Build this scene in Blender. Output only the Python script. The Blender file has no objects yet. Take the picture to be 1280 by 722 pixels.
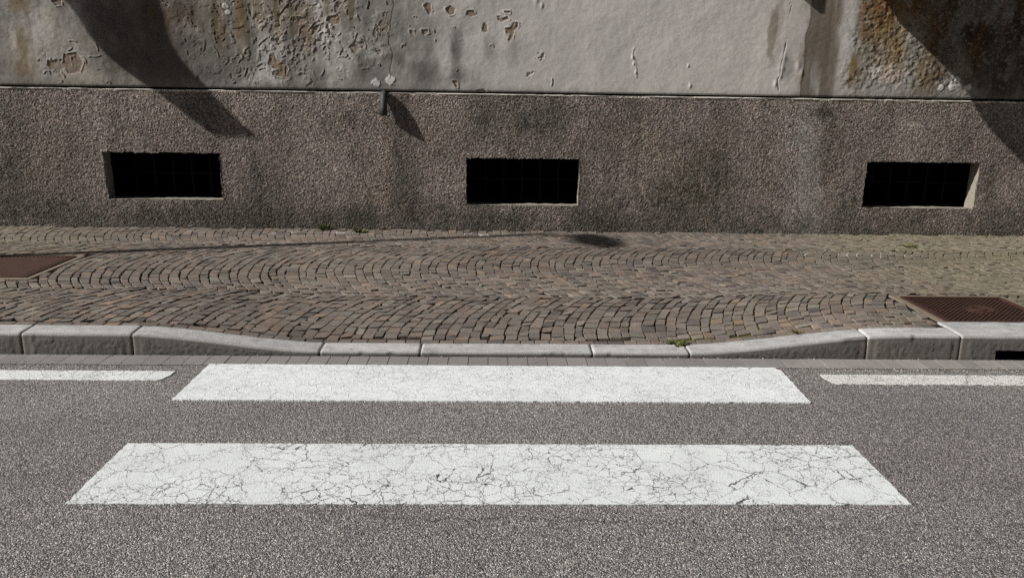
import bpy, math, random
import numpy as np
from mathutils import Vector, Matrix

random.seed(7)
rng = np.random.default_rng(11)
sc = bpy.context.scene
COL = sc.collection

# ------------------------------------------------------------------ measured place (metres)
# X runs along the street, Y away from the viewer towards the house, Z up; road surface at Z = 0
W = 7.545            # face of the house
KY = 4.214           # front face of the kerb
GY = 4.058           # road edge of the gutter blocks
ZW = 0.13            # pavement height at the house
LEDGE = 1.430        # top of the rough plinth
SUN = Vector((3.7, 1.0, -2.45)).normalized()

TAN_PATCHES = [
    [(-2.08, 1.751), (-2.03, 1.754), (-2.007, 1.703), (-1.934, 1.668), (-1.908, 1.631), (-1.941, 1.581), (-1.934, 1.53), (-1.979, 1.55), (-2.016, 1.562), (-2.06, 1.573), (-2.065, 1.598), (-2.015, 1.617), (-2.062, 1.641), (-2.092, 1.665)],
    [(-1.79, 1.979), (-1.751, 2.01), (-1.663, 2.005), (-1.602, 2.026), (-1.62, 1.982), (-1.68, 1.921), (-1.715, 1.851), (-1.746, 1.853), (-1.763, 1.901), (-1.799, 1.922)],
    [(-1.521, 2.097), (-1.433, 2.11), (-1.423, 2.039), (-1.487, 2.02), (-1.541, 2.061)],
    [(-1.834, 2.092), (-1.759, 2.081), (-1.724, 2.046), (-1.788, 2.021), (-1.848, 2.056)],
    [(-2.244, 2.192), (-2.213, 2.192), (-2.211, 2.133), (-2.221, 2.086), (-2.244, 2.109)],
    [(-0.653, 2.206), (-0.621, 2.228), (-0.584, 2.219), (-0.578, 2.154), (-0.604, 2.126), (-0.622, 2.165)],
    [(-0.452, 2.183), (-0.408, 2.204), (-0.364, 2.181), (-0.371, 2.139), (-0.409, 2.127), (-0.44, 2.156)],
    [(-0.266, 2.129), (-0.251, 2.162), (-0.201, 2.172), (-0.169, 2.13), (-0.213, 2.112)],
    [(-0.118, 2.011), (-0.097, 2.066), (-0.068, 2.042), (-0.067, 1.988), (-0.093, 1.975)],
    [(0.097, 2.021), (0.148, 2.027), (0.179, 2.076), (0.22, 2.071), (0.218, 2.035), (0.18, 1.992), (0.171, 1.943), (0.141, 1.897), (0.128, 1.918), (0.143, 1.961), (0.104, 1.981)],
    [(0.02, 2.121), (0.046, 2.124), (0.065, 2.098), (0.115, 2.123), (0.134, 2.099), (0.065, 2.074), (0.03, 2.088)],
    [(-0.782, 1.989), (-0.745, 1.983), (-0.745, 1.959), (-0.777, 1.953)],
    [(-0.675, 1.99), (-0.612, 1.997), (-0.618, 1.967), (-0.657, 1.942)],
    [(-0.393, 1.542), (-0.348, 1.542), (-0.342, 1.48), (-0.367, 1.498)],
    [(-0.161, 1.464), (-0.096, 1.471), (-0.057, 1.449), (-0.174, 1.445)],
    [(0.089, 2.164), (0.14, 2.171), (0.138, 2.147), (0.102, 2.153)],
    [(-3.957, 1.728), (-3.846, 1.744), (-3.791, 1.66), (-3.831, 1.574), (-3.936, 1.551), (-3.983, 1.643)],
    [(-4.109, 1.676), (-4.056, 1.642), (-4.078, 1.584), (-4.123, 1.626)],
    [(-4.017, 2.198), (-3.924, 2.2), (-3.923, 2.152), (-3.973, 2.151)],
]
CRACK = [(-0.93, 2.29), (-0.929, 2.194), (-0.941, 2.138), (-0.954, 2.082), (-0.968, 1.97), (-0.978, 1.865), (-0.95, 1.787), (-0.948, 1.716), (-0.965, 1.644), (-0.966, 1.551)]
STAINS = [
    (-4.316, 1.849, 0.074, 0.165, 'ochre', 0.75),
    (-4.308, 1.602, 0.104, 0.105, 'ochre', 0.55),
    (-4.417, 1.951, 0.133, 0.225, 'grey', 0.25),
    (-4.293, 2.160, 0.104, 0.090, 'ochre', 0.60),
    (-4.022, 1.783, 0.296, 0.375, 'pale', 0.25),
    (-4.482, 1.706, 0.059, 0.225, 'grey', 0.40),
    (-3.418, 2.002, 0.407, 0.300, 'grime', 0.60),
    (-3.118, 2.110, 0.118, 0.225, 'brown', 0.85),
    (-3.307, 1.688, 0.370, 0.188, 'grime', 0.60),
    (-3.034, 1.868, 0.163, 0.375, 'grime', 0.55),
    (-3.554, 2.069, 0.163, 0.225, 'grime', 0.35),
    (-2.773, 2.095, 0.074, 0.165, 'brown', 0.75),
    (-2.887, 2.114, 0.059, 0.135, 'brown', 0.70),
    (-2.749, 1.802, 0.222, 0.188, 'grime', 0.50),
    (-2.804, 1.589, 0.259, 0.135, 'grime', 0.60),
    (-2.995, 2.043, 0.059, 0.112, 'rust', 0.50),
    (-2.328, 2.054, 0.052, 0.337, 'ochre', 0.75),
    (-2.160, 2.174, 0.089, 0.105, 'ochre', 0.70),
    (-1.974, 2.149, 0.133, 0.165, 'ochre', 0.65),
    (-1.803, 2.083, 0.104, 0.135, 'ochre', 0.55),
    (-1.692, 1.994, 0.133, 0.165, 'ochre', 0.50),
    (-1.376, 2.200, 0.104, 0.135, 'ochre', 0.45),
    (-2.518, 1.946, 0.074, 0.165, 'ochre', 0.50),
    (-2.621, 2.014, 0.104, 0.150, 'brown', 0.30),
    (-2.484, 1.736, 0.148, 0.210, 'grime', 0.35),
    (-2.126, 1.812, 0.222, 0.150, 'pale', 0.35),
    (-2.143, 1.562, 0.178, 0.090, 'pale', 0.50),
    (-1.431, 1.752, 0.163, 0.188, 'pale', 0.40),
    (-2.586, 1.556, 0.222, 0.105, 'grime', 0.40),
    (-1.640, 1.548, 0.074, 0.120, 'grime', 0.40),
    (-1.868, 1.851, 0.074, 0.210, 'grime', 0.25),
    (-2.270, 1.845, 0.059, 0.300, 'grime', 0.35),
    (-1.197, 2.141, 0.118, 0.150, 'grime', 0.30),
    (-1.017, 2.040, 0.067, 0.105, 'brown', 0.30),
    (-0.996, 1.744, 0.104, 0.045, 'brown', 0.40),
    (-0.878, 1.724, 0.059, 0.052, 'brown', 0.30),
    (-1.190, 1.670, 0.089, 0.165, 'grime', 0.35),
    (-1.237, 1.612, 0.044, 0.105, 'grime', 0.40),
    (-0.619, 1.621, 0.178, 0.105, 'grime', 0.45),
    (-0.730, 1.662, 0.089, 0.060, 'grime', 0.30),
    (-0.343, 1.825, 0.067, 0.195, 'grime', 0.50),
    (-0.387, 1.838, 0.030, 0.060, 'grime', 0.40),
    (-0.299, 1.611, 0.118, 0.068, 'grime', 0.45),
    (-0.433, 1.551, 0.104, 0.060, 'grime', 0.30),
    (-0.462, 1.709, 0.059, 0.195, 'pale', 0.45),
    (-0.209, 1.756, 0.104, 0.195, 'pale', 0.40),
    (0.015, 1.666, 0.192, 0.165, 'pale', 0.30),
    (-0.046, 1.843, 0.059, 0.120, 'grime', 0.30),
    (0.162, 1.847, 0.074, 0.150, 'grime', 0.20),
    (-1.098, 1.785, 0.089, 0.060, 'pale', 0.35),
    (2.594, 2.040, 0.044, 0.270, 'streak', 0.75),
    (2.641, 2.168, 0.037, 0.300, 'streak', 0.35),
    (2.764, 1.706, 0.059, 0.165, 'grime', 0.25),
    (2.980, 1.889, 0.089, 0.525, 'streak', 0.90),
    (3.030, 1.710, 0.059, 0.300, 'blue', 0.60),
    (3.131, 1.892, 0.089, 0.525, 'streak', 0.85),
    (3.045, 2.104, 0.030, 0.225, 'ochre', 0.60),
    (3.123, 1.638, 0.044, 0.225, 'brown', 0.35),
    (3.200, 1.821, 0.030, 0.450, 'grime', 0.30),
    (3.303, 1.966, 0.067, 0.525, 'pale', 0.40),
    (3.388, 1.896, 0.074, 0.375, 'blue', 0.35),
    (3.464, 2.181, 0.104, 0.225, 'rust', 0.75),
    (3.586, 2.112, 0.133, 0.337, 'ochre', 0.95),
    (3.396, 1.715, 0.059, 0.150, 'ochre', 0.80),
    (3.627, 2.254, 0.148, 0.150, 'rust', 0.90),
    (3.762, 1.937, 0.118, 0.300, 'ochre', 0.70),
    (3.584, 1.682, 0.067, 0.075, 'pale', 0.50),
    (3.780, 1.648, 0.126, 0.098, 'pink', 0.90),
    (3.663, 1.551, 0.178, 0.068, 'blue', 0.50),
    (3.936, 2.047, 0.089, 0.450, 'blue', 0.45),
    (4.071, 1.652, 0.118, 0.165, 'ochre', 0.70),
    (4.198, 1.676, 0.118, 0.195, 'ochre', 0.60),
    (4.273, 1.837, 0.074, 0.195, 'ochre', 0.50),
    (3.923, 1.613, 0.104, 0.090, 'blue', 0.50),
    (4.321, 1.582, 0.104, 0.068, 'blue', 0.50),
    (3.940, 2.273, 0.118, 0.195, 'rust', 0.80),
    (4.129, 2.121, 0.089, 0.300, 'rust', 0.70),
    (4.299, 1.909, 0.118, 0.300, 'grime', 0.60),
    (4.454, 2.126, 0.148, 0.375, 'brown', 0.95),
    (4.543, 1.913, 0.104, 0.225, 'rust', 0.60),
    (4.352, 2.053, 0.067, 0.375, 'blue', 0.30),
    (4.669, 2.200, 0.044, 0.255, 'blue', 0.60),
    (4.835, 1.989, 0.074, 0.375, 'blue', 0.40),
    (4.908, 2.133, 0.104, 0.600, 'brown', 0.80),
    (4.655, 1.843, 0.148, 0.300, 'brown', 0.70),
    (4.609, 1.660, 0.163, 0.120, 'grime', 0.70),
    (4.917, 1.664, 0.185, 0.165, 'brown', 0.60),
    (4.167, 2.262, 0.104, 0.150, 'grime', 0.50),
    (5.139, 1.922, 0.148, 0.675, 'brown', 0.80),
    (5.354, 1.997, 0.222, 0.675, 'grime', 0.60),
    (-4.652, 1.913, 0.185, 0.450, 'grime', 0.40),
]
WHITE_CHIPS =  [(-1.106, 1.512, 0.032), (-0.971, 1.543, 0.036), (4.355, 1.561, 0.045), (4.392, 1.62, 0.03), (4.25, 1.545, 0.03), (4.518, 1.556, 0.035), (-1.609, 2.183, 0.02), (-2.457, 2.169, 0.03), (-2.432, 2.114, 0.025)]
PLINTH_STAINS = [
    (-0.133, 1.189, 0.135, 0.228, 'dark', 0.35),
    (0.324, 1.157, 0.135, 0.167, 'dark', 0.50),
    (0.552, 1.198, 0.150, 0.152, 'dark', 0.35),
    (-0.589, 1.071, 0.300, 0.228, 'warm', 0.30),
    (-0.903, 0.573, 0.075, 0.456, 'dark', 0.50),
    (-0.792, 0.340, 0.090, 0.228, 'dark', 0.45),
    (-1.139, 0.415, 0.150, 0.266, 'warm', 0.45),
    (-1.275, 0.950, 0.135, 0.456, 'dark', 0.25),
    (-2.276, 0.710, 0.075, 0.532, 'dark', 0.35),
    (-2.105, 0.404, 0.188, 0.304, 'dark', 0.30),
    (0.028, 0.231, 0.450, 0.106, 'dark', 0.55),
    (0.971, 0.264, 0.210, 0.137, 'dark', 0.85),
    (1.244, 0.347, 0.105, 0.152, 'dark', 0.80),
    (1.132, 0.202, 0.300, 0.076, 'dark', 0.60),
    (1.671, 0.446, 0.225, 0.213, 'moss', 0.50),
    (2.035, 0.839, 0.225, 0.167, 'moss', 0.50),
    (1.981, 0.528, 0.300, 0.228, 'moss', 0.45),
    (2.260, 0.492, 0.150, 0.228, 'moss', 0.40),
    (1.724, 0.835, 0.225, 0.137, 'warm', 0.40),
    (1.405, 0.983, 0.300, 0.228, 'warm', 0.40),
    (2.211, 1.069, 0.150, 0.152, 'warm', 0.30),
    (2.992, 0.812, 0.105, 0.760, 'pale', 0.75),
    (2.831, 1.077, 0.120, 0.304, 'pale', 0.35),
    (3.152, 0.303, 0.195, 0.167, 'pale', 0.35),
    (2.671, 0.731, 0.105, 0.380, 'warm', 0.30),
    (3.267, 1.007, 0.135, 0.304, 'moss', 0.35),
    (3.154, 1.307, 0.135, 0.091, 'dark', 0.45),
    (3.462, 0.386, 0.105, 0.182, 'dark', 0.40),
    (3.960, 1.092, 0.225, 0.137, 'pale', 0.25),
    (4.862, 0.639, 0.090, 0.228, 'moss', 0.30),
    (5.038, 0.323, 0.225, 0.152, 'dark', 0.30),
    (-4.372, 0.836, 0.300, 0.380, 'warm', 0.20),
    (-4.608, 0.758, 0.135, 0.456, 'dark', 0.40),
    (-4.297, 0.287, 0.450, 0.152, 'dark', 0.45),
    (-3.233, 0.236, 0.600, 0.106, 'dark', 0.45),
    (-2.231, 0.231, 0.450, 0.106, 'dark', 0.50),
    (-1.378, 0.240, 0.300, 0.106, 'dark', 0.45),
    (4.242, 0.251, 0.450, 0.091, 'warm', 0.30),
    (2.475, 0.296, 0.300, 0.122, 'pale', 0.20),
    (-0.442, 0.328, 0.225, 0.152, 'dark', 0.40),
    (-3.672, 1.068, 0.300, 0.152, 'pale', 0.20),
    (-1.493, 1.170, 0.300, 0.190, 'dark', 0.20),
]

SUN_E = 5.0; SKY_E = .05; EXPO = 0.22


# ------------------------------------------------------------------ numpy noise
def _h(ix, iy, s):
    ix = ix.astype(np.int64).astype(np.uint64); iy = iy.astype(np.int64).astype(np.uint64)
    n = ix * np.uint64(374761393) + iy * np.uint64(668265263) + np.uint64(s * 982451653 + 12345)
    n = (n ^ (n >> np.uint64(13))) * np.uint64(1274126177)
    n = (n ^ (n >> np.uint64(16))) & np.uint64(0xFFFFFF)
    return n.astype(np.float64) / float(0xFFFFFF)

def vnoise(x, y, s=0):
    x = x + 1000.0; y = y + 1000.0
    ix = np.floor(x); iy = np.floor(y)
    fx = x - ix; fy = y - iy
    fx = fx * fx * (3 - 2 * fx); fy = fy * fy * (3 - 2 * fy)
    a = _h(ix, iy, s); b = _h(ix + 1, iy, s); c = _h(ix, iy + 1, s); d = _h(ix + 1, iy + 1, s)
    return (a * (1 - fx) + b * fx) * (1 - fy) + (c * (1 - fx) + d * fx) * fy

def fbm(x, y, s=0, o=4, g=.5):
    t = np.zeros_like(x); a = 1.0; n = 0.0
    for i in range(o):
        t += a * vnoise(x * 2.03 ** i + 17.3 * i, y * 2.03 ** i - 9.1 * i, s + i * 7); n += a; a *= g
    return t / n

def worley(x, y, s=0):
    x = x + 1000.0; y = y + 1000.0
    ix = np.floor(x); iy = np.floor(y)
    f1 = np.full(x.shape, 9.0); f2 = np.full(x.shape, 9.0); idv = np.zeros(x.shape)
    for dx in (-1, 0, 1):
        for dy in (-1, 0, 1):
            cx = ix + dx; cy = iy + dy
            px = cx + _h(cx, cy, s); py = cy + _h(cx, cy, s + 3)
            d = np.hypot(px - x, py - y)
            nearer = d < f1
            f2 = np.where(nearer, f1, np.minimum(f2, d))
            idv = np.where(nearer, _h(cx, cy, s + 5), idv)
            f1 = np.where(nearer, d, f1)
    return f1, f2, idv

def sst(a, b, x):
    t = np.clip((x - a) / (b - a), 0, 1)
    return t * t * (3 - 2 * t)

def poly_sdf(px, py, poly):
    """signed distance to a closed polygon, negative inside"""
    d = np.full(px.shape, 1e9); inside = np.zeros(px.shape, bool)
    n = len(poly)
    for i in range(n):
        ax, ay = poly[i]; bx, by = poly[(i + 1) % n]
        ex, ey = bx - ax, by - ay
        t = np.clip(((px - ax) * ex + (py - ay) * ey) / (ex * ex + ey * ey + 1e-12), 0, 1)
        d = np.minimum(d, np.hypot(px - ax - t * ex, py - ay - t * ey))
        c = ((ay > py) != (by > py)) & (px < (bx - ax) * (py - ay) / (by - ay + 1e-12) + ax)
        inside ^= c
    return np.where(inside, -d, d)

def line_dist(px, py, pts):
    d = np.full(px.shape, 1e9)
    for (ax, ay), (bx, by) in zip(pts[:-1], pts[1:]):
        ex, ey = bx - ax, by - ay
        t = np.clip(((px - ax) * ex + (py - ay) * ey) / (ex * ex + ey * ey + 1e-12), 0, 1)
        d = np.minimum(d, np.hypot(px - ax - t * ex, py - ay - t * ey))
    return d

# ------------------------------------------------------------------ objects
def tag(o, label=None, cat=None, group=None, kind=None):
    for k, v in (('label', label), ('category', cat), ('group', group), ('kind', kind)):
        if v: o[k] = v
    return o

def empty(name, loc, **kw):
    o = bpy.data.objects.new(name, None); COL.objects.link(o); o.location = loc
    o.empty_display_size = .2
    return tag(o, **kw)

def link(name, me, mat, parent=None, smooth=False):
    o = bpy.data.objects.new(name, me); COL.objects.link(o)
    if mat: me.materials.append(mat)
    me.polygons.foreach_set('use_smooth', np.full(len(me.polygons), bool(smooth)))
    if parent is not None:
        o.parent = parent
        o.matrix_parent_inverse = Matrix.Translation(-parent.location)
    return o

def fast_mesh(name, V, faces, cols=None, attrs=None):
    """V (n,3); faces (m,4) int array or list of lists; cols (n,3) linear"""
    me = bpy.data.meshes.new(name)
    V = np.asarray(V, np.float32)
    me.vertices.add(len(V)); me.vertices.foreach_set('co', V.ravel())
    if isinstance(faces, np.ndarray):
        loops = faces.ravel(); k = faces.shape[1]
        starts = np.arange(len(faces)) * k
    else:
        loops = np.concatenate([np.asarray(f) for f in faces])
        ln = np.array([len(f) for f in faces]); starts = np.concatenate([[0], np.cumsum(ln)[:-1]])
    me.loops.add(len(loops)); me.loops.foreach_set('vertex_index', loops.astype(np.int32))
    me.polygons.add(len(starts)); me.polygons.foreach_set('loop_start', starts.astype(np.int32))
    me.update(calc_edges=True)
    if cols is not None:
        a = me.attributes.new('tint', 'FLOAT_COLOR', 'POINT')
        c4 = np.ones((len(V), 4), np.float32); c4[:, :3] = cols
        a.data.foreach_set('color', c4.ravel())
    for k, v in (attrs or {}).items():
        a = me.attributes.new(k, 'FLOAT', 'POINT'); a.data.foreach_set('value', np.asarray(v, np.float32))
    me.validate()
    return me

def grid_faces(nu, nv, keep=None):
    i = np.arange(nu - 1)[:, None]; j = np.arange(nv - 1)[None, :]
    a = (i * nv + j)
    F = np.stack([a, a + nv, a + nv + 1, a + 1], -1).reshape(-1, 4)
    if keep is not None: F = F[keep.ravel()]
    return F

class MB:
    """collects simple solids into one mesh"""
    def __init__(s): s.v = []; s.f = []
    def add(s, V, F):
        n = len(s.v); s.v += [tuple(p) for p in V]; s.f += [[i + n for i in f] for f in F]
    def box(s, x0, x1, y0, y1, z0, z1, c=0.0):
        if c <= 0:
            s.add([(x, y, z) for x in (x0, x1) for y in (y0, y1) for z in (z0, z1)],
                  [(0, 1, 3, 2), (4, 6, 7, 5), (0, 4, 5, 1), (2, 3, 7, 6), (0, 2, 6, 4), (1, 5, 7, 3)])
            return
        # chamfered on every edge
        V = []; F = []
        xs = (x0, x1); ys = (y0, y1); zs = (z0, z1)
        idx = {}
        for a in (0, 1):
            for b in (0, 1):
                for d in (0, 1):
                    sx = c if a == 0 else -c; sy = c if b == 0 else -c; sz = c if d == 0 else -c
                    for k, p in enumerate(((xs[a], ys[b] + sy, zs[d] + sz), (xs[a] + sx, ys[b], zs[d] + sz), (xs[a] + sx, ys[b] + sy, zs[d]))):
                        idx[a, b, d, k] = len(V); V.append(p)
                    F.append([idx[a, b, d, 0], idx[a, b, d, 1], idx[a, b, d, 2]])
        for a in (0, 1):
            F.append([idx[a, 0, 0, 0], idx[a, 1, 0, 0], idx[a, 1, 1, 0], idx[a, 0, 1, 0]])
            F.append([idx[0, a, 0, 1], idx[1, a, 0, 1], idx[1, a, 1, 1], idx[0, a, 1, 1]])
            F.append([idx[0, 0, a, 2], idx[1, 0, a, 2], idx[1, 1, a, 2], idx[0, 1, a, 2]])
        for a in (0, 1):
            for b in (0, 1):
                F.append([idx[a, b, 0, 0], idx[a, b, 1, 0], idx[a, b, 1, 1], idx[a, b, 0, 1]])
                F.append([idx[a, 0, b, 0], idx[a, 1, b, 0], idx[a, 1, b, 2], idx[a, 0, b, 2]])
                F.append([idx[0, a, b, 1], idx[1, a, b, 1], idx[1, a, b, 2], idx[0, a, b, 2]])
        s.add(V, F)
    def tube(s, pts, rad, n=16, cap=True, hollow=0.0):
        pts = [Vector(p) for p in pts]; rings = []
        for i, p in enumerate(pts):
            d = (pts[min(i + 1, len(pts) - 1)] - pts[max(i - 1, 0)]).normalized()
            a = d.orthogonal().normalized() if i == 0 else (rings[-1][1] - d * rings[-1][1].dot(d)).normalized()
            rings.append((p, a, d.cross(a), rad[i] if hasattr(rad, '__len__') else rad))
        V = []; F = []
        for p, a, b, r in rings:
            V += [p + a * math.cos(t) * r + b * math.sin(t) * r for t in [2 * math.pi * k / n for k in range(n)]]
        for i in range(len(pts) - 1):
            F += [(i * n + k, i * n + (k + 1) % n, (i + 1) * n + (k + 1) % n, (i + 1) * n + k) for k in range(n)]
        if cap:
            F.append(tuple(range(n))); 
            if hollow <= 0: F.append(tuple((len(pts) - 1) * n + k for k in range(n)))
            else:
                p, a, b, r = rings[-1]; d = (pts[-1] - pts[-2]).normalized(); m = len(V)
                for q, rr in ((p, r - hollow), (p - d * .06, r - hollow)):
                    V += [q + a * math.cos(t) * rr + b * math.sin(t) * rr for t in [2 * math.pi * k / n for k in range(n)]]
                o = (len(pts) - 1) * n
                F += [(o + k, o + (k + 1) % n, m + (k + 1) % n, m + k) for k in range(n)]
                F += [(m + k, m + (k + 1) % n, m + n + (k + 1) % n, m + n + k) for k in range(n)]
                F.append(tuple(m + n + k for k in range(n)))
        s.add(V, F)
    def build(s, name, mat, parent=None, smooth=False):
        me = bpy.data.meshes.new(name); me.from_pydata([tuple(v) for v in s.v], [], s.f); me.update()
        import bmesh
        bm = bmesh.new(); bm.from_mesh(me); bmesh.ops.recalc_face_normals(bm, faces=bm.faces); bm.to_mesh(me); bm.free()
        return link(name, me, mat, parent, smooth)

# ------------------------------------------------------------------ materials
class NT:
    def __init__(s, name):
        s.m = bpy.data.materials.new(name); s.m.use_nodes = True
        s.t = s.m.node_tree; s.t.nodes.clear()
        s.out = s.n('ShaderNodeOutputMaterial'); s.b = s.n('ShaderNodeBsdfPrincipled')
        s.l(s.b.outputs[0], s.out.inputs[0])
        s.co = s.n('ShaderNodeTexCoord').outputs['Object']
    def n(s, t, **kw):
        o = s.t.nodes.new(t)
        for k, v in kw.items(): setattr(o, k, v)
        return o
    def l(s, a, b): s.t.links.new(a, b)
    def put(s, sock, v):
        if hasattr(v, 'is_output') or isinstance(v, bpy.types.NodeSocket): s.l(v, sock)
        else: sock.default_value = v
    def noise(s, scale, detail=4, rough=.55, vec=None, out='Fac', dist=0):
        o = s.n('ShaderNodeTexNoise'); s.put(o.inputs['Vector'], vec if vec is not None else s.co)
        o.inputs['Scale'].default_value = scale; o.inputs['Detail'].default_value = detail; o.inputs['Roughness'].default_value = rough
        o.inputs['Distortion'].default_value = dist
        return o.outputs[out]
    def vor(s, scale, feature='F1', vec=None, out='Distance', rnd=1.0):
        o = s.n('ShaderNodeTexVoronoi', feature=feature); s.put(o.inputs['Vector'], vec if vec is not None else s.co)
        o.inputs['Scale'].default_value = scale; o.inputs['Randomness'].default_value = rnd
        return o.outputs[out]
    def math(s, op, a, b=0.0, c=0.0, clamp=False):
        o = s.n('ShaderNodeMath', operation=op, use_clamp=clamp)
        for i, v in enumerate((a, b, c)): s.put(o.inputs[i], v)
        return o.outputs[0]
    def ramp(s, f, stops, interp='LINEAR'):
        o = s.n('ShaderNodeValToRGB'); o.color_ramp.interpolation = interp
        e = o.color_ramp.elements
        while len(e) < len(stops): e.new(.5)
        for k, (p, c) in zip(e, stops):
            k.position = p; k.color = (c, c, c, 1) if not hasattr(c, '__len__') else (*c, 1)
        s.l(f, o.inputs[0]); return o.outputs[0]
    def mix(s, f, a, b, mode='MIX'):
        o = s.n('ShaderNodeMix', data_type='RGBA', blend_type=mode)
        s.put(o.inputs[0], f)
        for i, v in ((6, a), (7, b)):
            if isinstance(v, (int, float)): v = (v, v, v, 1)
            elif isinstance(v, tuple) and len(v) == 3: v = (*v, 1)
            s.put(o.inputs[i], v)
        return o.outputs[2]
    def attr(s, name, out='Color'):
        o = s.n('ShaderNodeAttribute'); o.attribute_name = name; return o.outputs[out]
    def map(s, scale=(1, 1, 1), loc=(0, 0, 0), rot=(0, 0, 0)):
        o = s.n('ShaderNodeMapping'); s.l(s.co, o.inputs[0])
        o.inputs['Scale'].default_value = scale; o.inputs['Location'].default_value = loc; o.inputs['Rotation'].default_value = rot
        return o.outputs[0]
    def bump(s, h, dist, strength=1.0, prev=None):
        o = s.n('ShaderNodeBump'); o.inputs['Distance'].default_value = dist; o.inputs['Strength'].default_value = strength
        s.l(h, o.inputs['Height'])
        if prev is not None: s.l(prev, o.inputs['Normal'])
        return o.outputs[0]
    def done(s, col, rough=.9, normal=None, spec=.3, metal=0.0):
        s.put(s.b.inputs['Base Color'], (*col, 1) if isinstance(col, tuple) and len(col) == 3 else col)
        s.put(s.b.inputs['Roughness'], rough); s.b.inputs['Specular IOR Level'].default_value = spec
        s.b.inputs['Metallic'].default_value = metal
        if normal is not None: s.l(normal, s.b.inputs['Normal'])
        return s.m

def mat_plain(name, c, rough=.8, var=.25, scale=30, bump=.002, metal=0.0, spec=.3):
    m = NT(name); f = m.noise(scale, 5)
    col = m.mix(f, tuple(k * (1 - var) for k in c), tuple(k * (1 + var) for k in c))
    return m.done(col, rough, m.bump(m.noise(scale * 4, 4), bump), spec, metal)

# plaster of the upper wall: the tints come from the wall's own stains and some painted shade, the nodes add grain
m = NT('old_plaster')
t = m.attr('tint'); g = m.noise(90, 3, .6); g2 = m.noise(18, 5, .6)
c = m.mix(1.0, t, m.ramp(g, [(.25, .90), (.75, 1.08)]), 'MULTIPLY'); c = m.mix(1.0, c, m.ramp(g2, [(.3, .94), (.7, 1.06)]), 'MULTIPLY')
M_PLASTER = m.done(c, .92, m.bump(m.noise(200, 3, .6), .001, .6, m.bump(g2, .005, .4)), .2)

m = NT('roughcast')
t = m.attr('tint'); v = m.vor(104, out='Color'); sep = m.n('ShaderNodeSeparateColor'); m.l(v, sep.inputs[0])
grain = m.ramp(sep.outputs[0], [(0, .36), (.45, .80), (.8, 1.25), (1, 1.85)])
warm = m.ramp(sep.outputs[1], [(0, (1.10, .98, .88)), (.5, (1, 1, 1)), (1, (.93, 1.0, 1.07))])
c = m.mix(1.0, t, grain, 'MULTIPLY'); c = m.mix(1.0, c, warm, 'MULTIPLY')
M_ROUGH = m.done(c, .95, m.bump(m.vor(120), .005, .8, m.bump(m.noise(110, 3, .7), .005, .6)), .1)

m = NT('cement_reveal')
M_REVEAL = m.done(m.mix(m.noise(22, 5), (.20, .182, .152), (.30, .275, .235)), .9, m.bump(m.noise(90, 4), .004), .2)
M_MORTAR = mat_plain('old_mortar', (.20, .165, .13), .95, .35, 25, .004, 0.0, .1)
M_GUTTER2 = mat_plain('pavement_concrete', (.24, .23, .21), .9, .15, 12, .002)
m = NT('grit_stones'); inf = m.n('ShaderNodeNewGeometry')
M_GRIT = m.done(m.ramp(inf.outputs['Random Per Island'], [(0, (.08, .07, .06)), (.6, (.22, .20, .18)), (1, (.5, .47, .43))]), .9)
M_DARK = mat_plain('cellar_dark', (.005, .0045, .004), .95, .3, 12, .002, 0.0, .05)  # near-black colour stands in for shade inside openings, drain slot and slit
M_GRILLE = mat_plain('shade_black_iron', (.004, .004, .0045), .9, .4, 60, .001, .05)  # bars coloured near-black to sink into the shade of the opening
M_PIPE = mat_plain('dull_lead_pipe', (.05, .05, .052), .6, .35, 60, .001, .2)
M_CASTER = mat_plain('painted_sheet_metal', (.30, .29, .27), .6, .1, 8)
M_SHUTTER = mat_plain('brown_shutter_wood', (.09, .05, .03), .7, .2, 14)
M_GALV = mat_plain('galvanised_steel', (.38, .39, .40), .5, .12, 20, .0005, .7)
M_LAMPHEAD = mat_plain('lamp_housing', (.30, .31, .32), .5, .1, 20, .0005, .2)
M_LENS = mat_plain('lamp_lens', (.6, .6, .58), .25, .05, 10, .0003)
M_SLATE = mat_plain('roof_tiles', (.25, .12, .08), .85, .3, 9)

m = NT('setts')
t = m.attr('tint'); g = m.noise(90, 5, .7); g2 = m.noise(7, 4, .6)
c = m.mix(1.0, t, m.ramp(g, [(.25, .72), (.5, 1.0), (.78, 1.3)]), 'MULTIPLY'); c = m.mix(1.0, c, m.ramp(g2, [(.3, .86), (.7, 1.12)]), 'MULTIPLY')
M_SETT = m.done(c, m.ramp(g, [(.3, .85), (.7, .62)]), m.bump(m.noise(45, 5, .6), .006, .6, m.bump(m.noise(190, 3), .002, .5)), .35)

m = NT('joint_sand')
t = m.attr('tint'); c = m.mix(1.0, t, m.ramp(m.noise(160, 4, .7), [(.25, .6), (.75, 1.5)]), 'MULTIPLY')
M_JOINT = m.done(c, .97, m.bump(m.noise(120, 4, .7), .006), .1)

m = NT('kerb_granite')
t = m.attr('tint'); sp = m.vor(330, out='Color'); sep = m.n('ShaderNodeSeparateColor'); m.l(sp, sep.inputs[0])
c = m.mix(1.0, t, m.ramp(sep.outputs[0], [(0, .72), (.5, 1.0), (1, 1.22)]), 'MULTIPLY')
c = m.mix(1.0, c, m.ramp(m.noise(9, 5, .6), [(.3, .92), (.7, 1.05)]), 'MULTIPLY')
M_KERB = m.done(c, .82, m.bump(m.noise(150, 4, .7), .004, .6), .3)

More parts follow.
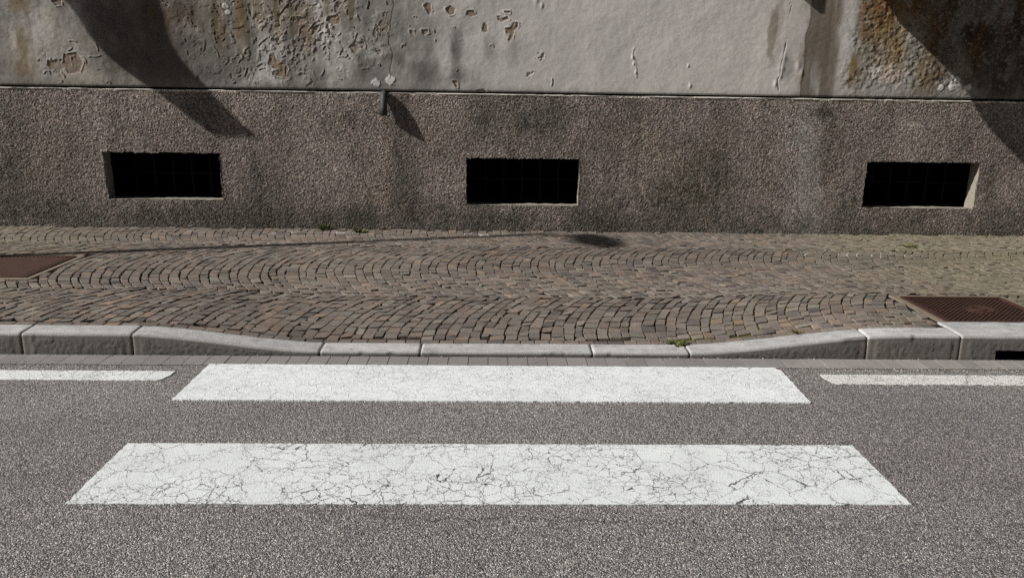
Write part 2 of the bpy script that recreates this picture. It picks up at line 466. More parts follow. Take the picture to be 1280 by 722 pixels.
m = NT('gutter_concrete')
t = m.attr('tint'); c = m.mix(1.0, t, m.ramp(m.noise(210, 4, .75), [(.25, .72), (.75, 1.25)]), 'MULTIPLY')
c = m.mix(1.0, c, m.ramp(m.noise(5, 5, .6), [(.3, .86), (.7, 1.1)]), 'MULTIPLY')
M_GUTTER = m.done(c, .85, m.bump(m.noise(220, 4, .7), .003, .7), .3)

def asphalt_nodes(m):
    """worn asphalt: pale and dark stone chips, each chip its own tone, in a dark binder"""
    wob = m.noise(60, 2, .5, out='Color')
    va = m.n('ShaderNodeVectorMath', operation='MULTIPLY_ADD'); m.l(wob, va.inputs[0]); va.inputs[1].default_value = (.006, .006, 0); m.l(m.co, va.inputs[2])
    fl = m.n('ShaderNodeVectorMath', operation='MULTIPLY'); m.l(va.outputs[0], fl.inputs[0]); fl.inputs[1].default_value = (1, 1, 0)
    vv = fl.outputs[0]
    o = m.n('ShaderNodeTexVoronoi'); m.l(vv, o.inputs['Vector']); o.inputs['Scale'].default_value = 182
    s1 = m.n('ShaderNodeSeparateColor'); m.l(o.outputs['Color'], s1.inputs[0])
    o2 = m.n('ShaderNodeTexVoronoi'); m.l(vv, o2.inputs['Vector']); o2.inputs['Scale'].default_value = 290
    s2 = m.n('ShaderNodeSeparateColor'); m.l(o2.outputs['Color'], s2.inputs[0])
    chip = m.ramp(s1.outputs[0], [(0, (.042, .040, .040)), (.22, (.165, .157, .155)), (.55, (.315, .303, .299)), (.82, (.49, .473, .466)), (1, (.95, .92, .905))])
    hue = m.ramp(s1.outputs[1], [(0, (1.13, .97, .90)), (.35, (1, 1, 1)), (.7, (.98, .98, 1.05)), (1, (.98, 1.02, .96))])
    c = m.mix(1.0, chip, hue, 'MULTIPLY')
    fine = m.ramp(s2.outputs[0], [(0, (.055, .052, .052)), (.5, (.22, .211, .208)), (1, (.56, .54, .53))])
    c = m.mix(m.ramp(s2.outputs[2], [(.55, 0.0), (.6, .85)]), c, fine)
    gap = m.ramp(o.outputs['Distance'], [(.42, 0.0), (.75, 1.0)])
    c = m.mix(m.math('MULTIPLY', gap, .7), c, (.05, .045, .043))
    h = m.math('ADD', m.math('MULTIPLY', o.outputs['Distance'], -1.0), m.math('MULTIPLY', s1.outputs[2], .7))
    return c, h

m = NT('worn_asphalt')
c, h = asphalt_nodes(m)
low = m.noise(.55, 4, .5); low2 = m.noise(2.2, 4, .6, vec=m.map((.35, 1, 1)))
c = m.mix(1.0, c, m.ramp(low, [(.3, (.88, .85, .86)), (.7, (1.06, 1.08, 1.03))]), 'MULTIPLY')
c = m.mix(1.0, c, m.ramp(low2, [(.3, (.88, .87, .87)), (.7, (1.1, 1.1, 1.1))]), 'MULTIPLY')
blot = m.ramp(m.noise(7, 5, .7), [(.60, 1.0), (.74, .72)]); c = m.mix(1.0, c, blot, 'MULTIPLY')
# two long hairline cracks in front of the crossing
sx = m.n('ShaderNodeSeparateXYZ'); m.l(m.co, sx.inputs[0])
for y0, x0, x1, sl in ((2.42, 1.0, 2.6, .02), (2.50, -.5, .75, -.03)):
    wav = m.math('MULTIPLY', m.math('SUBTRACT', m.noise(9, 5, .75, vec=m.map((1, 0, 0), (y0 * 7, 0, 0))), .5), .22)
    line = m.math('ADD', m.math('ADD', wav, y0), m.math('MULTIPLY', sx.outputs[0], sl))
    dd = m.math('ABSOLUTE', m.math('SUBTRACT', sx.outputs[1], line))
    k = m.ramp(dd, [(.0, 1.0), (.006, 0.0)])
    k = m.math('MULTIPLY', k, m.ramp(m.noise(4, 3, vec=m.map((1, 0, 0), (y0, 0, 0))), [(.42, 0.0), (.52, 1.0)]))
    k = m.math('MULTIPLY', k, m.math('MULTIPLY', m.math('GREATER_THAN', sx.outputs[0], x0), m.math('LESS_THAN', sx.outputs[0], x1)))
    c = m.mix(m.math('MULTIPLY', k, .85), c, (.02, .018, .016))
M_ROAD = m.done(c, .85, m.bump(h, .006, .9), .35)

def paint_mat(name, base, crack_amt, pit, wrinkle, seed, worn=0.0):
    m = NT(name)
    asp, h = asphalt_nodes(m)
    fl = m.map((1, 1, 0), (seed, seed * .7, 0))
    wob = m.n('ShaderNodeVectorMath', operation='MULTIPLY_ADD')
    m.l(m.noise(22, 4, .65, vec=fl, out='Color'), wob.inputs[0]); wob.inputs[1].default_value = (.06, .06, 0); m.l(fl, wob.inputs[2])
    wv = wob.outputs[0]
    e1 = m.vor(6.5, 'DISTANCE_TO_EDGE', wv); e2 = m.vor(17, 'DISTANCE_TO_EDGE', wv); e3 = m.vor(42, 'DISTANCE_TO_EDGE', wv)
    n1 = m.noise(2.6, 3, .5, vec=fl); n2 = m.noise(5.5, 3, .6, vec=m.map((1, 1, 0), (seed + 4, 2, 0)))
    def lines(e, w, msk, lo, hi):
        width = m.math('MULTIPLY', m.ramp(msk, [(lo, 0.0), (hi, 1.0)]), w)
        k = m.math('DIVIDE', e, m.math('ADD', width, 1e-4))
        return m.ramp(k, [(.55, 1.0), (1.0, 0.0)])
    k1 = lines(e1, .015 * crack_amt, n2, .36, .62)
    k2 = lines(e2, .034 * crack_amt, n1, .42, .66)
    k3 = lines(e3, .062 * crack_amt, m.noise(11, 3, .6, vec=fl), .50, .74)
    pits = m.math('LESS_THAN', m.vor(150, vec=fl), m.math('MULTIPLY', m.ramp(m.noise(6, 3, .6, vec=fl), [(.35, .03), (.75, .34)]), pit))
    pits = m.math('MULTIPLY', pits, .6)
    holes = m.math('MAXIMUM', m.math('MAXIMUM', k1, k2), m.math('MAXIMUM', k3, pits))
    if worn > 0:
        holes = m.math('MAXIMUM', holes, m.ramp(m.noise(120, 4, .8, vec=fl), [(.60 - .12 * worn, 0.0), (.70 - .12 * worn, .85)]))
    dirt = m.ramp(m.noise(3.2, 5, .62, vec=fl), [(.3, .90), (.68, 1.03)])
    pc = m.mix(1.0, base, dirt, 'MULTIPLY')
    pc = m.mix(1.0, pc, m.ramp(m.noise(150, 3, .7, vec=fl), [(.3, .90), (.7, 1.06)]), 'MULTIPLY')
    dark = m.mix(.65, asp, (.03, .028, .026))
    c = m.mix(holes, pc, dark)
    # raised wrinkles of thick old paint
    wr = m.math('ABSOLUTE', m.math('SUBTRACT', m.noise(8, 3, .6, vec=m.map((1.0, 1.6, 0), (seed, 0, 0), (0, 0, .7)), dist=1.2), .5))
    wrk = m.ramp(wr, [(0.0, 1.0), (.02, 0.0)])
    hh = m.math('ADD', m.math('MULTIPLY', h, .22), m.math('MULTIPLY', holes, -1.2))
    hh = m.math('ADD', hh, m.math('MULTIPLY', wrk, wrinkle))
    return m.done(c, .7, m.bump(hh, .004, .85), .35)

M_PAINT_NEAR = paint_mat('cracked_paint', (.72, .755, .755), .58, .7, .15, 3.1)
M_PAINT_FAR = paint_mat('wrinkled_paint', (.77, .80, .808), .16, .12, .55, 8.3)
M_PAINT_LINE = paint_mat('line_paint', (.79, .805, .80), .3, .9, .3, 1.7, .15)
M_PAINT_WORN = paint_mat('worn_line_paint', (.78, .78, .75), .35, 1.0, .5, 5.9, .40)

m = NT('rusty_iron')
c = m.mix(m.ramp(m.noise(16, 6, .7), [(.35, 0.0), (.7, 1.0)]), (.036, .017, .012), (.066, .029, .019))
c = m.mix(m.ramp(m.noise(60, 4, .7), [(.55, 0.0), (.75, .6)]), c, (.03, .017, .013))
M_RUST = m.done(c, .8, m.bump(m.noise(140, 4, .7), .002), .35, .15)
m = NT('weed_leaf')
inf = m.n('ShaderNodeNewGeometry'); r = inf.outputs['Random Per Island']
M_LEAF = m.done(m.ramp(r, [(0, (.035, .055, .018)), (.45, (.07, .085, .026)), (.8, (.13, .12, .045)), (1, (.19, .15, .07))]), .6, None, .3)
m = NT('bare_ground')
M_GROUND = m.done(m.mix(m.noise(3, 6), (.10, .095, .085), (.17, .16, .14)), .95, m.bump(m.noise(30, 5), .02), .2)

# ------------------------------------------------------------------ ground, road
def sheet(name, x0, x1, y0, y1, z, mat, kind='structure'):
    me = bpy.data.meshes.new(name)
    me.from_pydata([(x0, y0, z), (x1, y0, z), (x1, y1, z), (x0, y1, z)], [], [(0, 1, 2, 3)])
    return tag(link(name, me, mat), kind=kind)
sheet('ground', -300, 300, -300, 300, -.30, M_GROUND)
me = fast_mesh('road', [(-60, -3.6, 0), (60, -3.6, 0), (60, GY, 0), (-60, GY, 0), (-60, -3.6, -.28), (60, -3.6, -.28), (60, GY, -.28), (-60, GY, -.28)],
               [[0, 1, 2, 3], [0, 4, 5, 1], [1, 5, 6, 2], [2, 6, 7, 3], [3, 7, 4, 0]])
tag(link('road', me, M_ROAD), kind='structure')

# ------------------------------------------------------------------ road markings
def marking(name, outline, mat, label, cat, group, rag=.003, seg=.018, z=.004):
    """a sheet of paint with slightly ragged edges; outline is a list of corners counter-clockwise"""
    P = []
    n = len(outline)
    for i in range(n):
        a = np.array(outline[i]); b = np.array(outline[(i + 1) % n]); L = np.hypot(*(b - a)); k = max(2, int(L / seg))
        nrm = np.array([(b - a)[1], -(b - a)[0]]) / max(L, 1e-6)
        for j in range(k):
            p = a + (b - a) * j / k
            off = rag * (2 * vnoise(np.array([p[0] * 45.]), np.array([p[1] * 45.]), 3)[0] - 1) + rag * .8 * (random.random() - .5)
            P.append(p + nrm * off)
    import bmesh
    bm = bmesh.new(); vs = [bm.verts.new((p[0], p[1], z)) for p in P]
    f = bm.faces.new(vs)
    bmesh.ops.triangulate(bm, faces=[f])
    if bm.faces and sum(fc.normal.z for fc in bm.faces) < 0:
        bmesh.ops.reverse_faces(bm, faces=bm.faces)
    r = bmesh.ops.extrude_face_region(bm, geom=list(bm.faces))
    for v in [g for g in r['geom'] if isinstance(g, bmesh.types.BMVert)]: pass
    low = [v for v in vs]
    for v in low: v.co.z = .0005
    bmesh.ops.recalc_face_normals(bm, faces=bm.faces)
    me = bpy.data.meshes.new(name); bm.to_mesh(me); bm.free()
    return tag(link(name, me, mat), label, cat, group)

XL, XR = -1.567, 1.592
Y0 = 2.600
marking('zebra_stripe', [(XL, Y0), (XR, Y0 + .002), (XR - .004, Y0 + .5), (XL + .003, Y0 + .5)], M_PAINT_NEAR,
        'white zebra crossing stripe covered in fine dark cracks, nearest the viewer', 'road marking', 'zebra crossing stripes')
marking('zebra_stripe', [(XL + .004, Y0 + .969), (XR, Y0 + .969), (XR + .012, 4.012), (1.585, 4.037), (1.575, GY + .004), (XL + .012, GY + .012)], M_PAINT_FAR,
        'cleaner white zebra crossing stripe along the gutter, under the lowered kerb', 'road marking', 'zebra crossing stripes', z=.0075)
marking('edge_line', [(-9, 3.828), (-1.742, 3.832), (-1.722, 3.85), (-1.706, 3.90), (-1.70, 3.966), (-9, 3.966)], M_PAINT_LINE,
        'bright narrow white edge line ending left of the zebra crossing', 'road marking', 'road edge lines')
marking('edge_line', [(1.845, 3.826), (9, 3.826), (9, 3.967), (1.80, 3.967), (1.803, 3.92), (1.818, 3.85)], M_PAINT_WORN,
        'worn grainy white edge line starting right of the zebra crossing', 'road marking', 'road edge lines', rag=.006)

# ------------------------------------------------------------------ gutter blocks
def kerb_h(x):
    x = np.asarray(x, float)
    l = .033 + (.130 - .033) * (1 - sst(-2.10, -.93, x)) 
    r = .034 + (.150 - .034) * sst(1.05, 2.42, x)
    return np.where(x < 0, l, r)

def blocks(name, items, mat, bed=None):
    V = []; F = []; C = []
    for (quad, zt, zb, inset, drop, col, tilt) in items:
        n0 = len(V); cx = sum(p[0] for p in quad) / 4; cy = sum(p[1] for p in quad) / 4
        ring = []
        for i in range(4):
            p = np.array(quad[i]); a = np.array(quad[i - 1]); b = np.array(quad[(i + 1) % 4])
            for q in (a, b):
                L = np.hypot(*(q - p)); ring.append(p + (q - p) / max(L, 1e-6) * min(inset * 1.25, L * .3))
        def put(ins, z):
            for p in ring:
                d = np.array([cx, cy]) - p; L = np.hypot(*d)
                p2 = p + d / max(L, 1e-6) * ins
                V.append((p2[0], p2[1], z + tilt[0] * (p2[0] - cx) + tilt[1] * (p2[1] - cy))); C.append(col)
        put(inset, zt); put(inset * .35, zt - drop * .35); put(0, zt - drop); put(-.001, zb)
        F.append([n0 + k for k in range(8)])
        for lv in range(3):
            o = n0 + lv * 8
            F += [[o + k, o + 8 + k, o + 8 + (k + 1) % 8, o + (k + 1) % 8] for k in range(8)]
    import bmesh
    me = fast_mesh(name, V, F, C)
    bm = bmesh.new(); bm.from_mesh(me); bmesh.ops.recalc_face_normals(bm, faces=bm.faces); bm.to_mesh(me); bm.free()
    return me

items = []
x = -9.0
while x < 9:
    w = .1125 + random.uniform(-.0015, .0015); g = .0030 if -1.7 < x < 1.3 else .0016
    sh = random.gauss(1, .05); dz = random.gauss(0, .0012)
    base = np.array([.225, .213, .207]) if x < 1.6 else np.array([.26, .245, .228])
    items.append(([(x + g, GY + .003), (x + w - g * .2, GY + .003), (x + w - g * .2, KY - .004), (x + g, KY - .004)], .006 + dz * .4, -.1, .0012, .0014, base * sh, (random.gauss(0, .003), random.gauss(0, .004))))
    x += w
g_me = blocks('gutter', items, M_GUTTER)
o = tag(link('gutter', g_me, M_GUTTER), kind='structure')
nx = 400; xs = np.linspace(-9, 9, nx); X = np.repeat(xs, 2); Yv = np.tile([GY + .0005, KY + .02], nx)
me = fast_mesh('gutter_bed', np.stack([X, Yv, np.full(X.shape, -.006)], -1), grid_faces(nx, 2), np.tile([.07, .06, .055], (len(X), 1)))
tag(link('gutter_bed', me, M_JOINT), kind='structure')

# ------------------------------------------------------------------ kerb stones
KD = .150   # depth of the kerb
def kerb_stone(x0, x1, label, slot=None, deep=0.0):
    root = empty('kerb_stone', ((x0 + x1) / 2, KY + .07, 0), label=label, cat='kerb stone', group='kerb stones along the pavement')
    root['kind'] = 'thing'
    gap = .0035; a, b = x0 + gap, x1 - gap
    n = max(20, int((b - a) / .009)); xs = np.linspace(a, b, n)
    nf = 18; nt = 16
    h = kerb_h(xs)
    D = KD + deep
    rows = []
    # profile parameter: first the front face from the bottom up, a worn arris, then the top
    prof = [('f', t) for t in np.linspace(0, 1, nf)] + [('r', t) for t in (.25, .5, .75)] + [('t', t) for t in np.linspace(0, 1, nt)] + [('b', 1)]
    V = np.zeros((n, len(prof), 3)); C = np.zeros((n, len(prof), 3))
    s = int(abs(x0) * 100) + 3
    edge = np.minimum(xs - a, b - xs)
    margin = sst(.052, .040, edge)               # smooth drafted margins at both ends
    r = np.minimum(.020, h * .5)
    tone = 1 + .16 * (random.random() - .5)
    for j, (k, t) in enumerate(prof):
        if k == 'f':
            z = -.06 + (h - r + .06) * t; y = KY + .004 * t + 0 * xs
            rough = fbm(xs * 70, z * 70, s, 3) - .5; pit = vnoise(xs * 115, z * 115, s + 9) - .5
            lowh = sst(.02, .06, h)
            amp = (1 - margin) * sst(1.0, .86, np.full_like(xs, t)) * lowh
            y = y - amp * (.003 + rough * .0035 + pit * .005) + margin * .001 + .003 * (1 - sst(0, .012, edge))
            chip = sst(.58, .72, fbm(xs * 9, z * 0 + 3.3, s + 2, 3)) * sst(.8, 1, np.full_like(xs, t))
            y = y + chip * .006
            c0 = np.array([.122, .118, .108]); c1 = np.array([.155, .142, .126])
            st = fbm(xs * 7, z * 14, s + 4, 4)[:, None]
            col = c0 * (.84 + .32 * st)
            col = col * (1 - margin[:, None] * .9) + c1 * margin[:, None] * .9
            col = col * (1 - .35 * chip[:, None])
            col = col * (1 - .30 * sst(.03, -.01, z)[:, None])
        elif k == 'r':
            an = t * math.pi / 2
            y = KY + .004 + r * (1 - math.cos(an)); z = h - r + r * math.sin(an)
            chip = sst(.60, .75, fbm(xs * 9, xs * 0 + 3.3, s + 2, 3))
            y = y + chip * .004; z = z - chip * .004
            mixr = .35 + .65 * t
            col = np.array([.16, .15, .14]) * (1 - mixr) + np.array([.41, .41, .405]) * mixr
            col = np.repeat(col[None, :], n, 0) * (1 - .4 * chip[:, None]) * (.9 + .2 * fbm(xs * 20, xs * 0, s + 8, 3)[:, None])
        elif k == 't':
            y = KY + .004 + r + (D - .004 - r - .004) * t; z = h + .004 * t + (fbm(xs * 18, y * 18, s + 5, 3) - .5) * .004
            col = np.array([.43, .43, .425]) * (.82 + .36 * fbm(xs * 5, y * 22, s + 6, 4)[:, None])
            col = col * (1 - .20 * sst(.58, .72, fbm(xs * 16, y * 30, s + 7, 4))[:, None])
            col = col * (1 - .18 * sst(.85, 1.0, np.full_like(xs, t))[:, None])
        else:
            y = KY + D + 0 * xs; z = -.06 + 0 * xs; col = np.tile([.2, .19, .18], (n, 1))
        # eased ends
        z = z - np.where(np.array(k != 'b'), .005 * (1 - sst(0, .010, edge)), 0)
        V[:, j, 0] = xs; V[:, j, 1] = y; V[:, j, 2] = z; C[:, j] = col * tone
    keep = None
    npf = len(prof)
    if slot:
        sx0, sx1, sz = slot
        cx = (V[:-1, :-1, 0] + V[1:, 1:, 0]) / 2; cz = (V[:-1, :-1, 2] + V[1:, 1:, 2]) / 2
        isf = np.zeros((n - 1, npf - 1), bool); isf[:, :nf - 1] = True
        keep = ~((cx > sx0) & (cx < sx1) & (cz < sz) & isf)
    F = grid_faces(n, npf, keep)
    me = fast_mesh('kerb_stone', V.reshape(-1, 3) , F, C.reshape(-1, 3))
    # close the two ends
    me2 = me
    import bmesh
    bm = bmesh.new(); bm.from_mesh(me2); bm.verts.ensure_lookup_table()
    for i in (0, n - 1):
        try: bm.faces.new([bm.verts[i * npf + j] for j in range(npf)])
        except Exception: pass
    bmesh.ops.recalc_face_normals(bm, faces=bm.faces); bm.to_mesh(me2); bm.free()
    stone = link('stone', me2, M_KERB, root, True)
    if slot:
        sx0, sx1, sz = slot
        q = MB(); y0 = KY + .004; y1 = KY + .13
        q.add([(sx0 - .008, y0, -.055), (sx1 + .008, y0, -.055), (sx1 + .008, y1, -.055), (sx0 - .008, y1, -.055), (sx0 - .008, y0, sz + .006), (sx1 + .008, y0, sz + .006), (sx1 + .008, y1, sz + .006), (sx0 - .008, y1, sz + .006)],
              [(0, 1, 2, 3), (4, 7, 6, 5), (0, 3, 7, 4), (1, 5, 6, 2), (3, 2, 6, 7)])
        q.build('drain_slot', M_DARK, root)
    return root

ends = [-5.62, -4.64, -3.64, -2.651, -2.034, -.984, -.412, .58, 1.143, 2.17, 2.717, 3.75, 4.75, 5.75]
labs = ['', '', 'kerb stone cut by the left edge of the photo',
        'short high kerb stone with two upright dark joints, second from the left edge',
        'sloping kerb stone going down to the lowered kerb on the left of the crossing',
        'low flush kerb stone at the foot of the left sloping stone',
        'long low flush kerb stone in the middle of the crossing',
        'low flush kerb stone between the long one and the right sloping stone',
        'sloping kerb stone rising from the lowered kerb on the right of the crossing',
        'short high kerb stone between the right sloping stone and the one with the drain slot',
        'high kerb stone with a black drain slot, in front of the right manhole cover', '', '']
for i in range(len(ends) - 1):
    if not labs[i]: continue
    kerb_stone(ends[i], ends[i + 1], labs[i], slot=(2.925, 3.40, .066) if i == 10 else None, deep=.125 if i == 10 else 0)

# ------------------------------------------------------------------ cobbled pavement
def pave_z(x, y):
    zk = kerb_h(x)
    t = sst(KY + KD, KY + KD + 1.5, y)
    return zk * (1 - t) + (ZW + 0 * x) * t + .006 * (fbm(np.asarray(x) * 1.1, np.asarray(y) * 1.1, 31, 3) - .5) * sst(KY + KD, KY + KD + .3, y)

MAN = [(2.795, 3.495, 4.505, 5.085), (-4.03, -3.345, 5.485, 6.185)]   # iron covers: x0 x1 y0 y1

def in_man(x, y, e=0.0):
    return any(a - e < x < b + e and c - e < y < d + e for a, b, c, d in MAN)

PITCH = .0715; HALF = .765; RAD = HALF / math.sin(math.radians(40))
STRIPS = [4.44, 4.44 + 2 * HALF, 4.44 + 4 * HALF]
YB = KY + KD + .006; YT = W - .012
P = lambda x: np.array([x])
quads = []
for si, yc in enumerate(STRIPS):
    kmin = int(-7.2 / PITCH); kmax = int(7.2 / PITCH)
    lines = {}
    for k in range(kmin, kmax + 1):          # each arc wanders a little on its own
        ph = random.random() * 10
        x0 = k * PITCH + random.gauss(0, .0055)
        lines[k] = lambda v, x0=x0, ph=ph, a=random.gauss(0, .005): x0 + RAD * (1 - math.sqrt(max(0, 1 - (v / RAD) ** 2))) + a * math.sin(v * 5 + ph) + .004 * math.sin(v * 13 + ph * 3)
    for k in range(kmin, kmax):
        L0, L1 = lines[k], lines[k + 1]
        v = -HALF - random.random() * .06
        while v < HALF:
            an = math.asin(max(-1, min(1, (v + .05) / RAD)))
            dv = random.uniform(.076, .114) * math.cos(an) * (1 if random.random() > .1 else .75)
            v0, v1 = max(v, -HALF), min(v + dv, HALF)
            if HALF - v1 < .03: v1 = HALF
            v += dv
            if v1 - v0 < .026: continue
            sl = random.gauss(0, .006) + .05 * math.sin(an) * 0
            cx = (L0((v0 + v1) / 2) + L1((v0 + v1) / 2)) / 2; cy = yc + (v0 + v1) / 2
            if cy < YB + .072 or cy > YT - .012 or cx < -7 or cx > 7.2 or in_man(cx, cy, .068): continue
            gp = random.uniform(.0058, .0085) + (.004 if -4 < cx < -1.6 and cy < 6.5 else 0)
            gx = gp / 2 / max(.6, math.cos(an)); gy = random.uniform(.012, .019) / 2; lat = random.gauss(0, .0020)
            def pt(Lf, vv, s): return (Lf(vv) + lat + s * gx + random.gauss(0, .0020), min(max(yc + vv + random.gauss(0, .0025), YB + .066), YT))
            q = [pt(L0, v0 + gy + sl, 1), pt(L1, v0 + gy - sl, -1), pt(L1, v1 - gy - sl, -1), pt(L0, v1 - gy + sl, 1)]
            if v1 == HALF: q[2] = (q[2][0], q[2][1]); 
            area = sum(q[a][0] * q[(a + 1) % 4][1] - q[(a + 1) % 4][0] * q[a][1] for a in range(4)) / 2
            if area < .0011: continue
            quads.append(q)
x = -7.0
while x < 7.1:                                # a straight row of setts behind the kerb
    w = random.uniform(.075, .12)
    if not (2.70 < x + w / 2 < 3.55): quads.append([(x + .003, YB + .004), (x + w - .003, YB + .004), (x + w - .004, YB + .060), (x + .004, YB + .059)])
    x += w
Q = np.array(quads); CXY = Q.mean(1); cx, cy = CXY[:, 0], CXY[:, 1]; ns = len(Q)
zc = pave_z(cx, cy)
tx = (pave_z(cx + .05, cy) - pave_z(cx - .05, cy)) / .1 + rng.normal(0, .015, ns)
ty = (pave_z(cx, cy + .05) - pave_z(cx, cy - .05)) / .1 + rng.normal(0, .015, ns)
zc = zc + rng.normal(0, .0018, ns)
pal = np.array([[.164, .137, .118], [.178, .141, .117], [.155, .138, .120], [.205, .155, .119], [.122, .104, .094], [.188, .164, .140]])
tone = pal[rng.choice(6, ns, p=[.42, .17, .17, .05, .10, .09])] * rng.normal(1, .12, ns)[:, None] * (.80 + .4 * fbm(cx * .9, cy * .9, 51, 3))[:, None]
mo = np.maximum(sst(2.0, 4.2, cx), .7 * sst(-2.8, -4.3, cx)) * (.35 + .5 * fbm(cx * 2.2, cy * 2.2, 57, 3))
tone = tone * (1 - mo[:, None]) + np.array([.205, .185, .120]) * mo[:, None]
items = [(quads[i], zc[i], zc[i] - .06, .0020, .0022, tone[i], (tx[i], ty[i])) for i in range(ns)]
pave = link('pavement', blocks('pavement', items, M_SETT), M_SETT)
tag(pave, kind='structure')

# bed of sand, lime and moss between the setts
xs = np.arange(-8, 8.2, .016); ys = np.arange(KY + KD - .01, W + .012, .016)
X, Y = np.meshgrid(xs, ys, indexing='ij')
deepm = sst(.42, .66, fbm(X * .8 + 3, Y * .8, 81, 3)); leftd = sst(-.8, -2.2, X) * sst(-4.2, -3.4, X) * sst(6.6, 6.0, Y)
dep = .0092 + .005 * deepm + .009 * leftd
Z = pave_z(X, Y) - dep + (fbm(X * 40, Y * 40, 83, 2) - .5) * .004
base = np.array([.030, .024, .020]); C = np.tile(base, X.shape + (1,)).astype(float) * (.6 + .9 * fbm(X * 9, Y * 9, 85, 3))[..., None]
def blob(cx, cy, rx, ry): return np.exp(-(((X - cx) / rx) ** 2 + ((Y - cy) / ry) ** 2))
lime = np.clip(blob(3.15, 6.6, .75, .16) + blob(1.7, 7.15, .55, .25) * .9 + blob(2.9, 7.2, .9, .25) * .6 + .5 * blob(.3, 7.35, .8, .15) + .55 * blob(-1.6, 7.35, 2.2, .13) + .45 * blob(-1.9, 5.2, .3, .2) + .5 * blob(.2, 5.0, .5, .2) + .4 * blob(1.3, 6.0, .25, .3) + .35 * blob(-3.3, 7.4, 1, .12), 0, 1)
lm = sst(.52, .62, fbm(X * 11, Y * 11, 87, 3) * .55 + lime * .46) * .85
C = C * (1 - lm[..., None]) + np.array([.52, .50, .48]) * lm[..., None]
Z = Z + lm * .0065 
moss = np.clip(blob(4.2, 6.2, .9, .9) + .8 * blob(1.45, 4.6, .9, .35) + .8 * blob(2.1, 5.0, .6, .4) + .6 * blob(-1.6, 6.0, .4, .3) + .5 * blob(-4.3, 7.1, 1.2, .4) + .5 * blob(1.2, 5.9, .2, .2) + .8 * blob(4.5, 7.2, 1.2, .3), 0, 1)
mm = sst(.50, .66, fbm(X * 7, Y * 7, 89, 3) * .55 + moss * .5) * (1 - lm)
C = C * (1 - mm[..., None]) + np.array([.115, .105, .030]) * mm[..., None]
me = fast_mesh('pavement_bed', np.stack([X, Y, Z], -1).reshape(-1, 3), grid_faces(len(xs), len(ys)), C.reshape(-1, 3))
tag(link('pavement_bed', me, M_JOINT, smooth=True), kind='structure')
sheet('pavement_base', -40, 40, KY + .16, W + .3, -.05, M_GROUND)

# ------------------------------------------------------------------ iron covers
def manhole(x0, x1, y0, y1, z, label, slant, disc):
    root = empty('manhole_cover', ((x0 + x1) / 2, (y0 + y1) / 2, z), label=label, cat='manhole cover', group='rusty iron covers in the cobbles')
    f = MB(); t = .022; d = .05; e_ = .05
    s = MB(); s.box(x0 - e_, x1 + e_, y1 + .001, y1 + e_, z - .09, z - .003, .003); s.box(x0 - e_, x0 - .001, y0, y1, z - .09, z - .0035, .003); s.box(x1 + .001, x1 + e_, y0, y1, z - .09, z - .0035, .003)
    if not disc: s.box(x0 - e_, x1 + e_, y0 - e_, y0 - .001, z - .09, z - .003, .003)
    s.build('surround', M_MORTAR, root)
    f.box(x0, x1, y0, y0 + t, z - d, z + .004, .002); f.box(x0, x1, y1 - t, y1, z - d, z + .004, .002)
    f.box(x0, x0 + t, y0 + t, y1 - t, z - d, z + .0035, .002); f.box(x1 - t, x1, y0 + t, y1 - t, z - d, z + .0035, .002)
    f.build('frame', M_RUST, root)
    p = MB(); e = t + .006
    a, b, c, dd = x0 + e, x1 - e, y0 + e, y1 - e
    p.box(a, b, c, dd, z - d, z - .0035, .002)
    # raised diagonal ribs, clipped to the plate
    step = .032; wd = .013
    k = a - (dd - c) * abs(slant) - .1
    while k < b + (dd - c) * abs(slant) + .1:
        # rib from (k, c) to (k + slant*(dd-c), dd)
        pts = []
        for s_ in np.linspace(0, 1, 25):
            xx = k + slant * (dd - c) * s_; yy = c + (dd - c) * s_
            ok = a + .004 < xx and xx + wd < b - .004
            if disc and ((xx - disc[0]) ** 2 + (yy - disc[1]) ** 2) < disc[2] ** 2: ok = False
            pts.append((xx, yy, ok))
        run = []
        for q in pts + [(0, 0, False)]:
            if q[2]: run.append(q)
            else:
                if len(run) > 1:
                    (xa, ya, _), (xb, yb, _) = run[0], run[-1]
                    p.add([(xa, ya, z - .008), (xa + wd, ya, z - .008), (xb + wd, yb, z - .008), (xb, yb, z - .008), (xa + .002, ya, z + .001), (xa + wd - .002, ya, z + .001), (xb + wd - .002, yb, z + .001), (xb + .002, yb, z + .001)],
                          [(0, 1, 5, 4), (1, 2, 6, 5), (2, 3, 7, 6), (3, 0, 4, 7), (4, 5, 6, 7)])
                run = []
        k += step
    p.build('plate', M_RUST, root)
    if disc:
        q = MB(); n = 40
        for r0, r1 in ((disc[2] - .014, disc[2]), (.035, .048)):
            V = []; F = []
            for i in range(n):
                c_, s_ = math.cos(2 * math.pi * i / n), math.sin(2 * math.pi * i / n)
                for r, zz in ((r0, -.008), (r0 + .002, .001), (r1 - .002, .001), (r1, -.008)): V.append((disc[0] + c_ * r, disc[1] + s_ * r, z + zz))
            for i in range(n):
                j = (i + 1) % n
                F += [(i * 4 + m_, i * 4 + m_ + 1, j * 4 + m_ + 1, j * 4 + m_) for m_ in range(3)]
            q.add(V, F)
        q.build('badge_ring', M_RUST, root)
    return root
manhole(*MAN[0], .148, 'rusty ribbed manhole cover with a round boss, behind the kerb drain slot', 1.0, (3.17, 4.80, .095))
manhole(*MAN[1], ZW + .004, 'rusty ribbed manhole cover in the cobbles at the left edge of the photo', -1.0, None)

# ------------------------------------------------------------------ house
house = empty('old_house', (0, W, 0), label='old house front, peeling stained grey plaster above a rough pebbledash plinth', cat='building')
WIN = [(-3.709, -2.615, .400, .845), (-.260, .829, .378, .830), (3.635, 4.750, .391, .842)]

